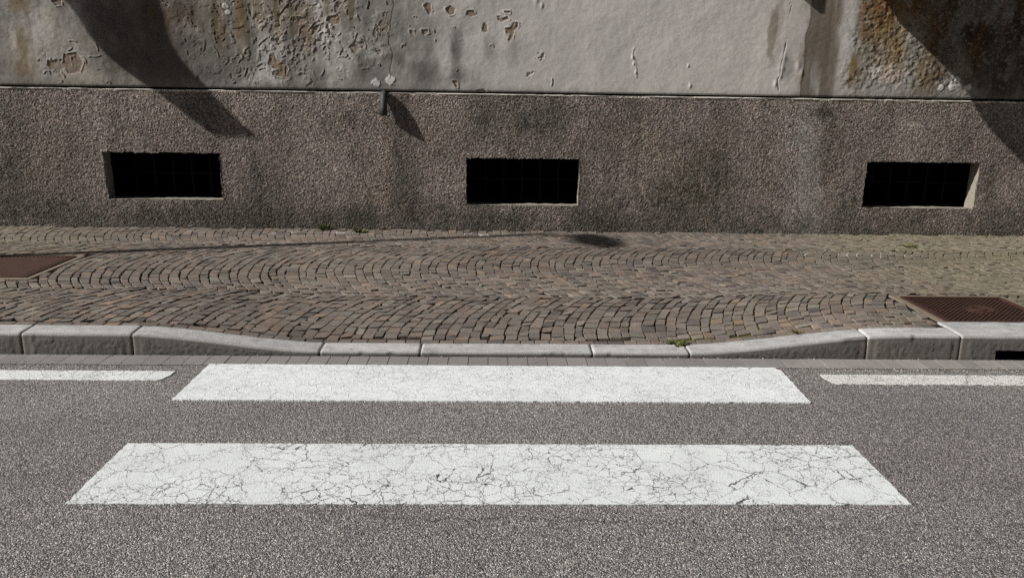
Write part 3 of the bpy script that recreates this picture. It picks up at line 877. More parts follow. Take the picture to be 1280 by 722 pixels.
def axis(lo, hi, step, a, b, coarse):
    core = np.arange(lo, hi + step / 2, step)
    left = np.arange(a, lo - coarse * .3, coarse); right = np.arange(hi + coarse, b + coarse, coarse)
    return np.concatenate([left, core, right])

# plinth
xs = axis(-5.0, 5.7, .0062, -14, 14, .5); zs = np.arange(-.10, LEDGE + .001, .0062)
X, Z = np.meshgrid(xs, zs, indexing='ij')
wx = X + (fbm(X * 9, Z * 9, 5, 3) - .5) * .05; wz = Z + (fbm(X * 9, Z * 9, 6, 3) - .5) * .05
f1, f2, idv = worley(wx / .0125, wz / .0125, 3)
ridg = fbm(X / .024, Z / .024, 9, 3)
bandx = X + (Z - .8) * .10 + (fbm(X * 0, Z * 9, 17, 3) - .5) * .03
calm = sst(2.945, 2.96, bandx) * sst(3.20, 3.15, bandx) * .5
hgt = (np.clip(.75 - f1, 0, 1) * .0056 * (.2 + 1.2 * idv) + (ridg - .5) * .0026) * (1 - calm)
hgt = hgt + (fbm(X * 1.6, Z * 1.6, 15, 3) - .5) * .008
topm = sst(LEDGE - .006, LEDGE - .022, Z)
Yv = W - hgt * topm - (1 - topm) * .004
Yv = np.where(Z > LEDGE - .003, W - .002, Yv)
C = np.zeros(X.shape + (3,))
C[:] = (.250, .217, .197)
C *= (.62 + .76 * fbm(X * 2.2, Z * 2.2, 21, 4))[..., None]
C *= (.80 + .4 * fbm(X * 60, Z * 60, 23, 2))[..., None]
C *= (1 - .28 * sst(.45, .15, Z) * fbm(X * 3, Z * 3, 25, 3))[..., None]
tint = {'dark': (.085, .080, .072), 'warm': (.31, .265, .215), 'moss': (.088, .083, .060), 'pale': (.38, .37, .355)}
C = C * (1 - .62 * calm[..., None]) + np.array((.275, .27, .262)) * .62 * calm[..., None]
for cx, cz, rx, rz, k, a in PLINTH_STAINS:
    if k == 'pale': a *= .45
    if k in ('moss', 'dark'): a = min(1, a * 1.7)
    d = ((X - cx) / rx) ** 2 + ((Z - cz) / rz) ** 2
    w_ = np.minimum(.95, a * 1.35) * np.exp(-d * .9) * sst(.22, .55, fbm(X * 6 + cx, Z * 3, 27, 4) + .12) * (.35 + .65 * sst(.36, .60, fbm(X * 24, Z * 20, 28, 4, .65)))
    C = C * (1 - w_[..., None]) + np.array(tint[k]) * w_[..., None]
vs_ = sst(.46, .74, fbm(X * 4.5 + 3, Z * .8, 30, 4, .6)) * .42 * (.5 + .5 * sst(.35, .6, fbm(X * 26, Z * 16, 32, 3)))
C = C * (1 - vs_[..., None]) + np.array((.092, .085, .070)) * vs_[..., None]
sb = sst(.42, .14, Z + (fbm(X * 3, Z * 2, 34, 4) - .5) * .5) * .5 * (.4 + .6 * sst(.36, .6, fbm(X * 22, Z * 20, 36, 3)))
C = C * (1 - sb[..., None]) + np.array((.085, .082, .066)) * sb[..., None]
gr = sst(.54, .68, fbm(X * 11, Z * 8, 29, 4)) * sst(.75, .2, Z) * .45
C = C * (1 - gr[..., None]) + np.array((.09, .088, .070)) * gr[..., None]
# thin pale lip left of the last coat of plaster along the top edge, and two chalk scratches
lip = sst(LEDGE - .024, LEDGE - .014, Z) * (.7 + .3 * sst(.35, .55, fbm(X * 9, Z * 0, 33, 3)))
C = C * (1 - lip[..., None]) + np.array((.66, .62, .56)) * lip[..., None]
for pts in ([(3.95, 1.19), (4.05, 1.20), (4.15, 1.185), (4.30, 1.21)], [(3.63, 1.135), (3.78, 1.13)]):
    w_ = sst(.010, .003, line_dist(X, Z, pts)) * .5
    C = C * (1 - w_[..., None]) + np.array((.46, .44, .42)) * w_[..., None]
keep = np.ones((len(xs) - 1, len(zs) - 1), bool)
cx = (X[:-1, :-1] + X[1:, 1:]) / 2; cz = (Z[:-1, :-1] + Z[1:, 1:]) / 2
for (a, b, c, d) in WIN:
    jx = (fbm(cx * 20, cz * 20, 41, 3) - .5) * .022; jz = (fbm(cx * 20, cz * 20, 43, 3) - .5) * .020
    keep &= ~((cx + jx > a) & (cx + jx < b) & (cz + jz > c) & (cz + jz < d))
me = fast_mesh('plinth', np.stack([X, Yv, Z], -1).reshape(-1, 3), grid_faces(len(xs), len(zs), keep), C.reshape(-1, 3))
link('plinth', me, M_ROUGH, house, True)
# near-black filler for the shaded slit between plinth and plaster, and the body of the wall behind
q = MB(); q.box(-14, 14, W + .022, W + .35, LEDGE - .06, LEDGE + .06); q.build('slit', M_DARK, house)

# thin pale mortar ledge finishing the top of the plinth
xl = np.concatenate([np.arange(-14, -5, .25), np.arange(-5, 5.8, .012), np.arange(5.8, 14, .25)]); nl = len(xl)
ch = sst(.60, .70, fbm(xl * 7, xl * 0 + 1, 301, 3)); wv = (fbm(xl * 16, xl * 0 + 4, 303, 3) - .5)
lp = [(W + .02, LEDGE - .001 + 0 * xl), (W + .001 + .004 * ch, LEDGE + .0005 + wv * .003 - ch * .004), (W - .0075 + wv * .004 + .006 * ch, LEDGE - .0055 + wv * .004), (W - .0075 + wv * .004 + .004 * ch, LEDGE - .0078 + wv * .006 - .001 * ch), (W + .004, LEDGE - .011 + 0 * xl)]
V = np.stack([np.stack([xl, y_ + 0 * xl, z_], -1) for y_, z_ in lp], 1)
cl_ = np.array((.50, .47, .43)) * (.25 + 1.1 * sst(.25, .75, fbm(xl * 5, xl * 0, 305, 5, .65)))[:, None, None] + np.zeros((nl, 5, 3))
link('ledge', fast_mesh('ledge', V.reshape(-1, 3), grid_faces(nl, 5), cl_.reshape(-1, 3)), M_PLASTER, house)

# cellar windows
for i, (a, b, c, d) in enumerate(WIN):
    e = empty('cellar_window', ((a + b) / 2, W, c)); e.parent = house; e.matrix_parent_inverse = Matrix.Translation(-house.location)
    def sub(o_): 
        o_.parent = e; o_.matrix_parent_inverse = Matrix.Translation(-e.location); return o_
    # splayed cement lining of the hole
    n = 60; dpt = .155
    V = []; F = []; off = .006
    ring = []
    for t in np.linspace(0, 1, n, endpoint=False): ring.append((a - off + (b - a + 2 * off) * t, c - off * .3))
    for t in np.linspace(0, 1, n // 2, endpoint=False): ring.append((b + off, c - off * .3 + (d - c + 1.3 * off) * t))
    for t in np.linspace(0, 1, n, endpoint=False): ring.append((b + off - (b - a + 2 * off) * t, d + off))
    for t in np.linspace(0, 1, n // 2, endpoint=False): ring.append((a - off, d + off - (d - c + 1.3 * off) * t))
    N = len(ring)
    deps = (-.003, .004, .03, .06, .1, .14, dpt)
    for di, y in enumerate(deps):
        for k, (px, pz) in enumerate(ring):
            j = (vnoise(P(k * .35 + i * 50), P(y * 30), 91)[0] - .5) * .009
            V.append((px + (j if abs(px - a + off) < 1e-4 or abs(px - b - off) < 1e-4 else 0), W + y, pz + j))
    for di in range(len(deps) - 1):
        F += [[di * N + k, di * N + (k + 1) % N, (di + 1) * N + (k + 1) % N, (di + 1) * N + k] for k in range(N)]
    me = fast_mesh('reveal', V, F)
    sub(link('reveal', me, M_REVEAL))
    q = MB(); z0, z1 = c - .05, d + .05; y0, y1 = W + dpt - .004, W + 1.1
    q.add([(a - .1, y0, z0), (b + .1, y0, z0), (b + .1, y0, z1), (a - .1, y0, z1), (a - .1, y1, z0), (b + .1, y1, z0), (b + .1, y1, z1), (a - .1, y1, z1)],
          [(4, 5, 6, 7), (0, 1, 5, 4), (3, 7, 6, 2), (0, 4, 7, 3), (1, 2, 6, 5)])
    sub(q.build('cellar_opening', M_DARK))
    q = MB(); yb = W + dpt + .10
    q.box(a - .03, b + .03, yb, yb + .012, (c + d) / 2 - .008, (c + d) / 2 + .008)
    for k in range(1, 6): xx = a + (b - a) * k / 6; q.box(xx - .008, xx + .008, yb - .013, yb - .001, c - .03, d + .03)
    q.box(a - .03, b + .03, yb - .013, yb + .012, c - .02, c + .022); q.box(a - .03, b + .03, yb - .013, yb + .012, d - .022, d + .02)
    sub(q.build('grille', M_GRILLE))

# upper plaster
ZP = LEDGE + .018
xs = axis(-5.1, 5.8, .0062, -14, 14, .5); zs = np.concatenate([np.arange(ZP, 2.62, .0062), np.arange(2.8, 6.9, .5)])
X, Z = np.meshgrid(xs, zs, indexing='ij')
def ablob(cx, cz, rx, rz): return np.exp(-(((X - cx) / rx) ** 2 + ((Z - cz) / rz) ** 2))
# how much the paint flakes, by place
flake = np.clip(1.05 * ablob(-2.15, 1.95, .62, .40) + .75 * ablob(-1.62, 1.95, .40, .45) + .45 * ablob(-2.45, 1.62, .35, .2) + .4 * ablob(-3.95, 1.65, .35, .22) + .35 * ablob(-1.15, 1.95, .3, .4) + .28 * ablob(-.5, 2.0, .6, .3) + .25 * ablob(.25, 1.7, .4, .3) + .35 * ablob(-2.75, 1.9, .3, .5), 0, 1)
wxx = X + (fbm(X * 12, Z * 12, 101, 3) - .5) * .12; wzz = Z + (fbm(X * 12, Z * 12, 103, 3) - .5) * .12
fl = fbm(wxx * 7, wzz * 5.5, 105, 5, .6)
peel = sst(.785, .795, fl + .175 * flake) * sst(.08, .2, flake)
tan_sd = np.full(X.shape, 9.0)
core = (X > -5) & (X < 5.7) & (Z < 2.6)
for pol in TAN_PATCHES:
    x0 = min(p[0] for p in pol) - .1; x1 = max(p[0] for p in pol) + .1; z0 = min(p[1] for p in pol) - .1; z1 = max(p[1] for p in pol) + .1
    mk = (X > x0) & (X < x1) & (Z > z0) & (Z < z1)
    tan_sd[mk] = np.minimum(tan_sd[mk], poly_sdf(X[mk], Z[mk], pol))
tan_sd = tan_sd + (fbm(X * 45, Z * 45, 107, 3) - .5) * .012
tan = sst(.004, -.002, tan_sd)
lost = np.maximum(peel, tan)
# curled lips: narrow ridges round every loss and hairline arcs of lifting paint
arc = np.abs(fbm(wxx * 9, wzz * 8, 109, 4) - .5)
lift = sst(.010, .003, arc) * sst(.62, .70, fbm(X * 8, Z * 8, 111, 3)) * sst(.25, .7, flake)
# single curled flakes: a raised lip with a dark line at its lower right, painted shade over bare render
curl = np.zeros(X.shape); shade_sliver = np.zeros(X.shape)
rf = random.Random(23); nf_ = 0
zones = [(-2.1, 1.98, .5, .36, 36), (-1.55, 1.95, .30, .36, 26), (-2.3, 1.68, .3, .2, 12), (-2.72, 1.95, .25, .32, 6), (-1.15, 1.98, .2, .3, 7), (-3.85, 1.68, .3, .2, 12), (-.5, 2.0, .5, .3, 6), (.0, 1.62, .6, .18, 5)]
for zx, zz, zrx, zrz, cnt in zones:
    for _ in range(cnt):
        px_, pz_ = rf.gauss(zx, zrx * .6), rf.gauss(zz, zrz * .6)
        if not (ZP + .03 < pz_ < 2.55): continue
        L = min(.14, abs(rf.gauss(.03, .034)) + .010); a0 = rf.choice([1.2, .8, 1.6, 2.2, .3]) + rf.gauss(0, .35); cv = rf.gauss(0, 1.0)
        pts = [(px_, pz_)]
        for s_ in range(4):
            a0 += cv * .35 + rf.gauss(0, .25); pts.append((pts[-1][0] + math.cos(a0) * L / 4, pts[-1][1] + math.sin(a0) * L / 4))
        m_ = L + .03
        i0_, i1_ = np.searchsorted(xs, px_ - m_), np.searchsorted(xs, px_ + m_); j0_, j1_ = np.searchsorted(zs, pz_ - m_), np.searchsorted(zs, pz_ + m_)
        sl_ = (slice(i0_, i1_), slice(j0_, j1_))
        if i1_ - i0_ < 2 or j1_ - j0_ < 2: continue
        sx_, sz_ = X[sl_], Z[sl_]
        curl[sl_] = np.maximum(curl[sl_], sst(.0075, .002, line_dist(sx_, sz_, pts)))
        wd_ = rf.uniform(.004, .009); pts2 = [(q_[0] + .010, q_[1] - .004) for q_ in pts]
        shade_sliver[sl_] = np.maximum(shade_sliver[sl_], sst(wd_, wd_ * .4, line_dist(sx_, sz_, pts2)))
shade_sliver = shade_sliver * (1 - .9 * curl)
rim = sst(.009, .003, np.abs(tan_sd - .005)) * (1 - tan) * sst(.4, .6, fbm(X * 18, Z * 18, 108, 3))
rimp = np.clip(sst(.765, .782, fl + .175 * flake) - peel, 0, 1) * sst(.08, .2, flake)
# right-hand side: the skim coat is gone and the coarse old render shows
bare = sst(3.22, 3.50, X + (fbm(X * 5, Z * 5, 113, 4) - .5) * .55) * (1 - .55 * sst(1.62, 1.50, Z))
coarse = fbm(X * 28, Z * 28, 115, 4, .6) - .5
wk1, _, wid = worley(wxx * 22, wzz * 22, 117)
crk = line_dist(X + (fbm(X * 20, Z * 20, 119, 3) - .5) * .02, Z, CRACK)
crack = sst(.0056, .0018, crk)
crk2 = line_dist(X + (fbm(X * 14, Z * 14, 121, 3) - .5) * .03, Z, [(2.76, 2.4), (2.735, 2.2), (2.725, 2.0), (2.72, 1.85), (2.70, 1.7), (2.68, 1.6), (2.69, 1.5)])
crack2 = sst(.006, .002, crk2) * sst(.36, .5, fbm(X * 6, Z * 6, 122, 2))
h = (fbm(X * 5, Z * 5, 123, 3) - .5) * .006 + (fbm(X * 30, Z * 30, 125, 3) - .5) * .0014 * (1 + sst(.2, -1, X))
h = h + (fbm(X * 1.2, Z * .8, 126, 2) - .5) * .01
h = h - lost * .0035 + (rim + rimp * .6) * .004 + lift * .0025 + curl * .0036 - shade_sliver * .002
h = h + bare * (coarse * .016 + np.clip(.6 - wk1, 0, 1) * .008 * wid)
scab = sst(.60, .66, fbm(X * 22, Z * 22, 127, 3)) * ablob(-1.95, 1.95, 1.2, .5) * .004 * sst(.2, .5, flake)
h = h + scab - crack * .0025 - crack2 * .004
# patch of repair mortar with a raised left edge; blisters on the clean paint
rep = sst(2.905, 2.912, X + .018 * (fbm(Z * 7, X * 0, 129, 3) - .5) * 2 - .02 * sst(1.9, 2.3, Z)) * sst(3.26, 3.18, X)
h = h - rep * .0018
for bx, bz, br in ((1.305, 1.72, .012), (1.29, 1.78, .012), (1.325, 1.64, .010), (2.72, 1.80, .03), (2.71, 1.70, .03), (2.86, 1.72, .03), (2.90, 1.66, .025), (2.66, 1.56, .02), (2.70, 1.63, .02), (1.85, 1.53, .015), (1.82, 1.71, .010), (.38, 2.27, .03), (.43, 2.22, .02), (.19, 2.05, .015)):
    h = h + .006 * np.exp(-((X - bx) ** 2 * 1.6 + (Z - bz) ** 2 * .5) / br ** 2) * (1 - bare)
ridge = sst(.012, .003, line_dist(X + (fbm(X * 30, Z * 30, 130, 2) - .5) * .02, Z, [(1.30, 1.86), (1.285, 1.79), (1.32, 1.73), (1.335, 1.60)]))
h = h + ridge * .0025
# plaster edge above the slit is a little rounded
h = h - .006 * sst(ZP + .012, ZP, Z)
# ---- colours of paint, stain, bare render and some painted shade
cl = sst(-.6, .9, X) 
C = np.zeros(X.shape + (3,)); 
C[:] = np.array((.475, .455, .432)); C += (cl * (1 - sst(2.6, 3.0, X)))[..., None] * np.array((.105, .10, .097))
C *= (.88 + .24 * fbm(X * 1.6, Z * 1.1, 131, 4))[..., None]
C *= (.93 + .14 * fbm(X * 7, Z * 2.2, 133, 4))[..., None]
lf = sst(.6, -.6, X)
ol = sst(-1.6, -2.6, X) * sst(.30, .72, fbm(X * 2.3 + 7, Z * 1.5, 132, 5, .6)) * .75
C = C * (1 - ol[..., None]) + np.array((.27, .24, .175)) * ol[..., None]
C *= (1 + lf * (.95 * (fbm(X * 3.4, Z * 2.6, 134, 5, .6) - .5)))[..., None]
C *= (1 + lf * (.7 * (fbm(X * 11, Z * 3.0, 136, 4, .6) - .5)))[..., None]
grime = sst(.40, .72, fbm(X * 2.6, Z * 1.7, 135, 5, .6)) * sst(.3, -1.0, X) * .62 + sst(.48, .72, fbm(X * 6, Z * 5, 137, 4, .6)) * sst(-.1, -1.6, X) * .22
C = C * (1 - grime[..., None]) + np.array((.135, .125, .112)) * grime[..., None]
old = np.array((.235, .21, .17)) * (.55 + .9 * fbm(X * 8, Z * 6, 139, 5, .65))[..., None]
C = C * (1 - .85 * bare[..., None]) + old * .85 * bare[..., None]
tint = {'ochre': (.205, .140, .062), 'grey': (.27, .265, .25), 'pale': (.56, .545, .525), 'grime': (.135, .128, .120), 'brown': (.085, .060, .042), 'rust': (.155, .075, .028),
        'streak': (.265, .235, .195), 'olive': (.120, .098, .052), 'blue': (.30, .305, .305), 'pink': (.50, .42, .36)}
for cx, cz, rx, rz, k, a in STAINS:
    if k == 'grime': a = min(.8, a * 1.35)
    if k == 'pale': a = min(.85, a * 1.5)
    if k == 'ochre' and -2.2 < cx < -1.2: a *= .55; rx *= .7; rz *= 1.3
    d = np.sqrt(((X - cx) / rx) ** 2 + ((Z - cz) / rz) ** 2)
    n_ = fbm(X * 13 + cx * 3, Z * 7, 141, 5, .62) - .5
    hard = .55 if k in ('streak', 'pink') else 1.0
    w_ = np.minimum(.92, a * 1.2) * sst(1.25 + .2 * hard, .9 - .65 * hard, d + n_ * 1.3)
    C = C * (1 - w_[..., None]) + np.array(tint[k]) * (.8 + .4 * fbm(X * 30, Z * 20, 143, 3))[..., None] * w_[..., None]
wr_ = rep * .95 * sst(.2, .45, fbm(X * 20, Z * 2.5, 142, 3))
C = C * (1 - wr_[..., None]) + (np.array((.175, .152, .125)) * (.75 + .5 * fbm(X * 24, Z * 1.6, 144, 3))[..., None]) * wr_[..., None]
shade_grime = sst(4.15, 4.75, X + (fbm(X * 4, Z * 1.5, 146, 4) - .5) * .9) * .42 + sst(-2.55, -2.9, X + (fbm(X * 4, Z * 2.5, 148, 4) - .5) * .9) * sst(-3.95, -3.5, X) * .5  # darkens both cast-shadow regions: shade painted in along with grime
C = C * (1 - shade_grime[..., None]) + (np.array((.095, .078, .062)) * (.5 + fbm(X * 12, Z * 6, 150, 4))[..., None]) * shade_grime[..., None]
rs = sst(3.9, 4.3, X)
for sc_, thr, colr, amt, sd in ((9, .50, (.115, .055, .022), .6, 171), (7, .50, (.045, .036, .030), .7, 173), (5, .54, (.30, .295, .28), .5, 175)):
    st_ = sst(thr, thr + .14, fbm(X * sc_, Z * 2.2 + sd, sd, 4, .62)) * rs * amt
    C = C * (1 - st_[..., None]) + np.array(colr) * (.7 + .6 * fbm(X * 30, Z * 22, sd + 1, 3))[..., None] * st_[..., None]
# runs of rain down the face
run = sst(.55, .75, fbm(X * 16, Z * 1.1, 145, 4)) * (sst(-.4, -2.0, X) * .35 + sst(2.9, 3.3, X) * .4)
C = C * (1 - run[..., None]) + np.array((.15, .135, .11)) * run[..., None]
lich = sst(.60, .70, fbm(X * 40, Z * 40, 147, 3)) * bare * .35
C = C * (1 - lich[..., None]) + np.array((.44, .42, .37)) * lich[..., None]
spot = sst(.62, .72, fbm(X * 30, Z * 30, 149, 3)) * (bare * .6 + sst(.0, -2., X) * .25)
C = C * (1 - spot[..., None]) + np.array((.075, .06, .045)) * spot[..., None]
pcol = np.array((.27, .215, .165)) * (.75 + .5 * fbm(X * 18, Z * 18, 151, 3))[..., None]
wl = np.maximum(lost * (.5 + .5 * tan), 0)
C = C * (1 - .85 * shade_sliver[..., None]) + np.array((.10, .075, .055)) * .85 * shade_sliver[..., None]
C = C * (1 - wl[..., None]) + pcol * wl[..., None]
pale_rim = np.clip(rim + rimp * .4, 0, 1) * .25
C = C * (1 - pale_rim[..., None]) + np.array((.56, .545, .52)) * pale_rim[..., None]
dk = np.maximum(crack * .8, crack2 * .5)
C = C * (1 - dk[..., None]) + np.array((.07, .06, .055)) * dk[..., None]
for sx_, sz_, wd_, ln_ in ((-2.27, 2.3, .035, .75), (-2.0, 2.3, .022, .35), (-1.86, 2.3, .03, .5), (-2.55, 2.3, .025, .45), (-3.12, 2.3, .05, .5), (-1.32, 2.3, .025, .3), (-1.55, 2.3, .03, .25)):
    lw = sst(1.3, .5, np.abs(X - sx_ - .05 * (fbm(Z * 4, X * 0 + sx_, 158, 3) - .5)) / wd_ + (fbm(X * 20, Z * 4, 160, 3) - .5) * 1.2) * sst(sz_ - ln_, sz_ - ln_ * .55, Z + (fbm(X * 15, Z * 3, 162, 3) - .5) * .2) * .7
    C = C * (1 - lw[..., None]) + np.array((.115, .095, .055)) * lw[..., None]
for cx, cz, r in WHITE_CHIPS:
    r = r * (1.3 if cx < -.8 and cz < 1.7 else 1)
    d = np.hypot(X - cx, (Z - cz) * 1.1) / r + (fbm(X * 40, Z * 40, 153, 3) - .5) * 1.0
    w_ = sst(1.05, .8, d) * .9
    C = C * (1 - w_[..., None]) + np.array((.66, .65, .64)) * w_[..., None]
    h = h + w_ * .004
# dirt gathered just above the slit
dl = sst(ZP + .07, ZP, Z + (fbm(X * 9, Z * 9, 155, 3) - .5) * .06) * (.45 - .25 * sst(.3, 1.2, X) * sst(2.9, 2.5, X))
C = C * (1 - dl[..., None]) + np.array((.16, .15, .14)) * dl[..., None]
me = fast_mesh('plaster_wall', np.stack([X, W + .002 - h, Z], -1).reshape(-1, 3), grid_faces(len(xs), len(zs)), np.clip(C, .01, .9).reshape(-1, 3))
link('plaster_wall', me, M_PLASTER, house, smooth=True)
q = MB(); q.box(-14, 14, W + .03, W + .34, LEDGE + .07, 6.78); q.box(-14, 14, W - .001 + .003, W + .02, ZP - .0012, ZP - .0006); q.build('wall_core', M_REVEAL, house)
q = MB(); q.box(-14.2, 14.2, W - .35, W + 3, 6.80, 6.95, .01); q.build('eaves', M_SLATE, house)

# lead pipe stub
q = MB(); q.tube([(-1.030, W + .03, 1.428), (-1.030, W - .026, 1.418), (-1.032, W - .046, 1.36), (-1.034, W - .060, 1.29), (-1.035, W - .070, 1.222)], [.031, .032, .032, .0325, .034], 24, True, .005)
q.build('drain_pipe', M_PIPE, house, True)

# unseen curved sheets and upright leaf, added and shaped to cast the wall shadows
def shadow_canopy(x0, prof, wtop, wbot, th=.02):
    n = len(prof); V = []; F = []
    for i, (y, z) in enumerate(prof):
        w_ = wtop + (wbot - wtop) * i / (n - 1)
        for dx, dz in ((0, 0), (w_, 0), (w_, th), (0, th)): V.append((x0 + dx, W - y, z + dz))
    for i in range(n - 1):
        for k in range(4): F.append((i * 4 + k, i * 4 + (k + 1) % 4, i * 4 + 4 + (k + 1) % 4, i * 4 + 4 + k))
    F += [(0, 1, 2, 3), tuple(n * 4 - 4 + k for k in range(4))]
    q = MB(); q.add(V, F); return q.build('shadow_canopy', M_CASTER, house)
def profile(x0, shadow):
    out = []
    for X_, Z_ in shadow:
        y = (X_ - x0) / 3.7; out.append((y, Z_ + 2.45 * y))
    return out
shL = [(-3.895, 2.2), (-3.806, 2.065), (-3.736, 1.927), (-3.656, 1.817), (-3.526, 1.685), (-3.359, 1.545), (-3.2, 1.44), (-3.06, 1.335), (-2.81, 1.13), (-2.617, .992)]
shR = [(3.595, 2.323), (3.775, 2.115), (4.031, 1.92), (4.293, 1.707), (4.492, 1.526), (4.571, 1.423), (4.702, 1.253), (4.907, 1.066), (5.186, .838), (5.45, .62)]
pl = profile(-5.39, shL); shadow_canopy(-5.39, [(-.02, 4.5), (.2, 3.86)] + pl, .95, .36)
pr = profile(2.675, shR); shadow_canopy(2.675, [(-.02, 3.75), (.12, 3.35)] + pr, 1.9, 1.9)
q = MB(); q.box(2.085, 2.125, W - .25, W - .01, 2.81, 4.2, .004); q.build('shadow_shutter', M_SHUTTER, house)  # unseen leaf, added only to cast a small shadow on the wall

# ------------------------------------------------------------------ street lamp (stands left of the view; its shadow crosses the setts)
bx, by = -9.55, 4.66
lamp = empty('street_lamp', (bx, by, ZW), label='slim street lamp left of the view whose shadow crosses the cobbles', cat='street lamp')
ht = 6.80
q = MB(); q.tube([(bx, by, ZW), (bx, by, ZW + .02)], .16, 20); q.tube([(bx, by, ZW + .02), (bx, by, 1.2), (bx, by, 4), (bx, by, ht)], [.075, .068, .057, .043], 20); q.build('pole', M_GALV, lamp, True)
q = MB(); q.tube([(bx, by, ht - .05), (bx + .03, by - .05, ht), (bx + .10, by - .16, ht + .02)], .028, 12); q.build('arm', M_GALV, lamp, True)
hx, hy = bx + .40, by - .32
ax = Vector((.36, -.93, 0)).normalized(); ay = Vector((ax.y, -ax.x, 0))
V = []; F = []; n = 24
for k, (s_, zz) in enumerate(((.35, .09), (.8, .075), (1, .03), (1, -.02), (.85, -.045))):
    for i in range(n):
        t = 2 * math.pi * i / n
        p = Vector((hx, hy, ht + .02)) + ax * math.cos(t) * .35 * s_ + ay * math.sin(t) * .205 * s_; p.z += zz * .7; V.append(p)
for k in range(4): F += [(k * n + i, k * n + (i + 1) % n, (k + 1) * n + (i + 1) % n, (k + 1) * n + i) for i in range(n)]
F += [tuple(range(n)), tuple(4 * n + i for i in range(n))]
q = MB(); q.add(V, F); q.build('lamp_head', M_LAMPHEAD, lamp, True)
q = MB(); q.tube([(hx, hy, ht - .03), (hx, hy, ht - .055)], .13, 20); q.build('lens', M_LENS, lamp, True)

# ------------------------------------------------------------------ unseen house added behind the viewer to cut sky light on the wall
opp = empty('sky_block_house', (0, -6.2, 0), label='plain ochre house added out of view behind the viewer to block sky light', cat='building')
q = MB(); q.box(-45, 45, -16, -6.2, -.05, 11.0); q.build('wall', mat_plain('ochre_render', (.30, .24, .16), .9, .12, 3), opp)
q = MB(); q.add([(-45.5, -5.6, 10.9), (45.5, -5.6, 10.9), (45.5, -11.1, 13.0), (-45.5, -11.1, 13.0), (-45.5, -16.6, 10.9), (45.5, -16.6, 10.9), (-45.5, -5.6, 11.03), (45.5, -5.6, 11.03), (45.5, -11.1, 13.2), (-45.5, -11.1, 13.2), (-45.5, -16.6, 11.03), (45.5, -16.6, 11.03)],
    [(0, 1, 7, 6), (6, 7, 8, 9), (9, 8, 11, 10), (0, 3, 2, 1), (3, 4, 5, 2), (4, 10, 11, 5), (0, 6, 9, 3), (3, 9, 10, 4), (1, 2, 8, 7), (2, 5, 11, 8)]); q.build('roof', M_SLATE, opp)
for fl_ in (1.0, 4.4, 7.8):
    for k in range(-9, 10):
        q = MB(); x_ = k * 3.4
        q.box(x_ - .5, x_ + .5, -6.19, -6.12, fl_, fl_ + 1.5, .005); q.box(x_ - .62, x_ + .62, -6.19, -6.02, fl_ - .1, fl_ - .005, .005)
        q.build('window', M_SHUTTER, opp)
sheet('far_pavement', -60, 60, -6.2, -3.62, .10, M_GUTTER2)

# ------------------------------------------------------------------ loose grit swept against the gutter
q = MB(); rg = random.Random(5)
for _ in range(900):
    r_ = rg.random()
    if r_ < .45: x_, y_ = rg.uniform(1.0, 3.4), GY + rg.gauss(-.012, .014)
    elif r_ < .65: x_, y_ = rg.uniform(-3.2, -1.6), GY + rg.gauss(-.02, .02)
    elif r_ < .85: x_, y_ = rg.uniform(-3.2, 3.4), KY - abs(rg.gauss(.004, .006)) - .004
    else: x_, y_ = rg.uniform(-3.2, 3.4), rg.uniform(3.2, 4.2)
    z_ = .0065 if y_ > GY else .001
    s_ = rg.uniform(.002, .0055); V = []
    for k in range(6):
        a_ = k * math.pi / 3 + rg.uniform(-.3, .3); rr = s_ * rg.uniform(.7, 1.2); V.append((x_ + rr * math.cos(a_), y_ + rr * math.sin(a_), z_))
    V.append((x_ + rg.uniform(-.3, .3) * s_, y_ + rg.uniform(-.3, .3) * s_, z_ + s_ * rg.uniform(.7, 1.2)))
    q.add(V, [(k, (k + 1) % 6, 6) for k in range(6)])
tag(q.build('grit', M_GRIT), 'loose grit and crumbs lying along the gutter', 'grit', None, 'stuff')

# ------------------------------------------------------------------ weeds
def weed(x, y, z, r, n, tall, label, seed):
    rd = random.Random(seed); V = []; F = []
    for i in range(n):
        a = rd.uniform(0, 2 * math.pi); d = rd.uniform(0, r * .45); L = rd.uniform(.5, 1.1) * r; up = rd.uniform(.15, 1.0) * tall
        b = Vector((x + math.cos(a) * d * 1.2, y + math.sin(a) * d, z - .004))
        dirv = Vector((math.cos(a), math.sin(a), 0)); side = Vector((-dirv.y, dirv.x, 0)); wd = rd.uniform(.10, .22) * r * (.5 if tall > r else 1)
        pts = []
        for t, w_ in ((0, .25), (.35, .9), (.7, .8), (1, .05)):
            p = b + dirv * L * t * .8 + Vector((0, 0, up * (t - .45 * t * t) * 1.3)); pts += [p - side * wd * w_, p + Vector((0, 0, wd * .25)), p + side * wd * w_]
        o_ = len(V); V += pts
        for s_ in range(3):
            for k in range(2): F.append((o_ + s_ * 3 + k, o_ + s_ * 3 + k + 1, o_ + s_ * 3 + 4 + k, o_ + s_ * 3 + 3 + k))
    q = MB(); q.add(V, F); ob = q.build('weed', M_LEAF, None, True)
    return tag(ob, label, 'weed', 'weeds in the pavement joints')
weed(-1.64, 7.49, ZW, .085, 44, .10, 'tallest yellowish grass tuft at the foot of the plinth', 1)
weed(-1.27, 7.36, ZW, .075, 34, .055, 'low dry weed on the setts, a little out from the plinth', 2)
weed(-1.05, 7.525, ZW, .045, 26, .05, 'small green weed tight against the plinth below the pipe', 3)
weed(1.10, KY + KD + .01, .038, .06, 60, .03, 'dark green weed creeping over a joint of the low kerb', 4)
weed(3.82, 6.93, ZW, .075, 34, .03, 'flat green weed in the mossy setts below the right cellar window', 5)
weed(1.83, KY + KD + .04, .105, .04, 26, .025, 'small yellow green weed behind the right sloping kerb stone', 6)
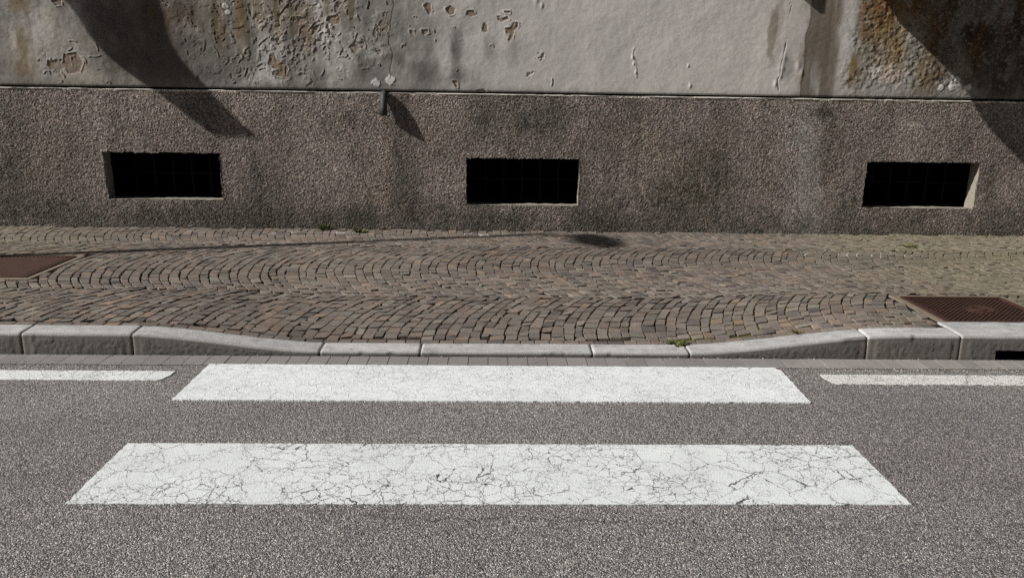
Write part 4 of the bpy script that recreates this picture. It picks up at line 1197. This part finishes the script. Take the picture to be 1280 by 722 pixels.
weed(4.87, 7.42, ZW, .05, 14, .06, 'sparse dark weed near the plinth at the right edge of the photo', 7)

# ------------------------------------------------------------------ light, sky, camera
sun = bpy.data.lights.new('sun', 'SUN'); sun.energy = SUN_E; sun.angle = math.radians(.5); sun.color = (1.0, .96, .90)
so = bpy.data.objects.new('sun', sun); COL.objects.link(so); so.rotation_euler = SUN.to_track_quat('-Z', 'Y').to_euler(); so.location = (-20, -6, 14)
wd = bpy.data.worlds.new('World'); sc.world = wd; wd.use_nodes = True
nt = wd.node_tree; nt.nodes.clear()
sky = nt.nodes.new('ShaderNodeTexSky'); sky.sky_type = 'NISHITA'; sky.sun_disc = False
sky.sun_elevation = math.asin(-SUN.z); sky.sun_rotation = math.atan2(-SUN.x, -SUN.y)
bg = nt.nodes.new('ShaderNodeBackground'); bg.inputs['Strength'].default_value = SKY_E
ow = nt.nodes.new('ShaderNodeOutputWorld'); hs = nt.nodes.new('ShaderNodeHueSaturation'); hs.inputs['Saturation'].default_value = .7
nt.links.new(sky.outputs[0], hs.inputs['Color']); nt.links.new(hs.outputs[0], bg.inputs[0]); nt.links.new(bg.outputs[0], ow.inputs[0])

cam = bpy.data.cameras.new('camera'); co = bpy.data.objects.new('camera', cam); COL.objects.link(co); sc.camera = co
yaw, pitch, roll, hh, fpx = .02582750, .25687067, .01468217, 1.51656, 970.95
cy, sy, cp, sp = math.cos(yaw), math.sin(yaw), math.cos(pitch), math.sin(pitch)
fw = Vector((sy * cp, cy * cp, -sp)); rt = Vector((cy, -sy, 0)); up = rt.cross(fw)
r2 = rt * math.cos(roll) + up * math.sin(roll); u2 = -rt * math.sin(roll) + up * math.cos(roll)
co.matrix_world = Matrix(((r2.x, u2.x, -fw.x, 0), (r2.y, u2.y, -fw.y, 0), (r2.z, u2.z, -fw.z, hh), (0, 0, 0, 1)))
cam.sensor_fit = 'HORIZONTAL'; cam.sensor_width = 36; cam.lens = 36 * fpx / 1280; cam.clip_end = 2000; cam.clip_start = .05

sc.view_settings.view_transform = 'Standard'; sc.view_settings.look = 'None'; sc.view_settings.gamma = 1
sc.view_settings.exposure = EXPO
sc.cycles.max_bounces = 6; sc.cycles.use_denoising = False
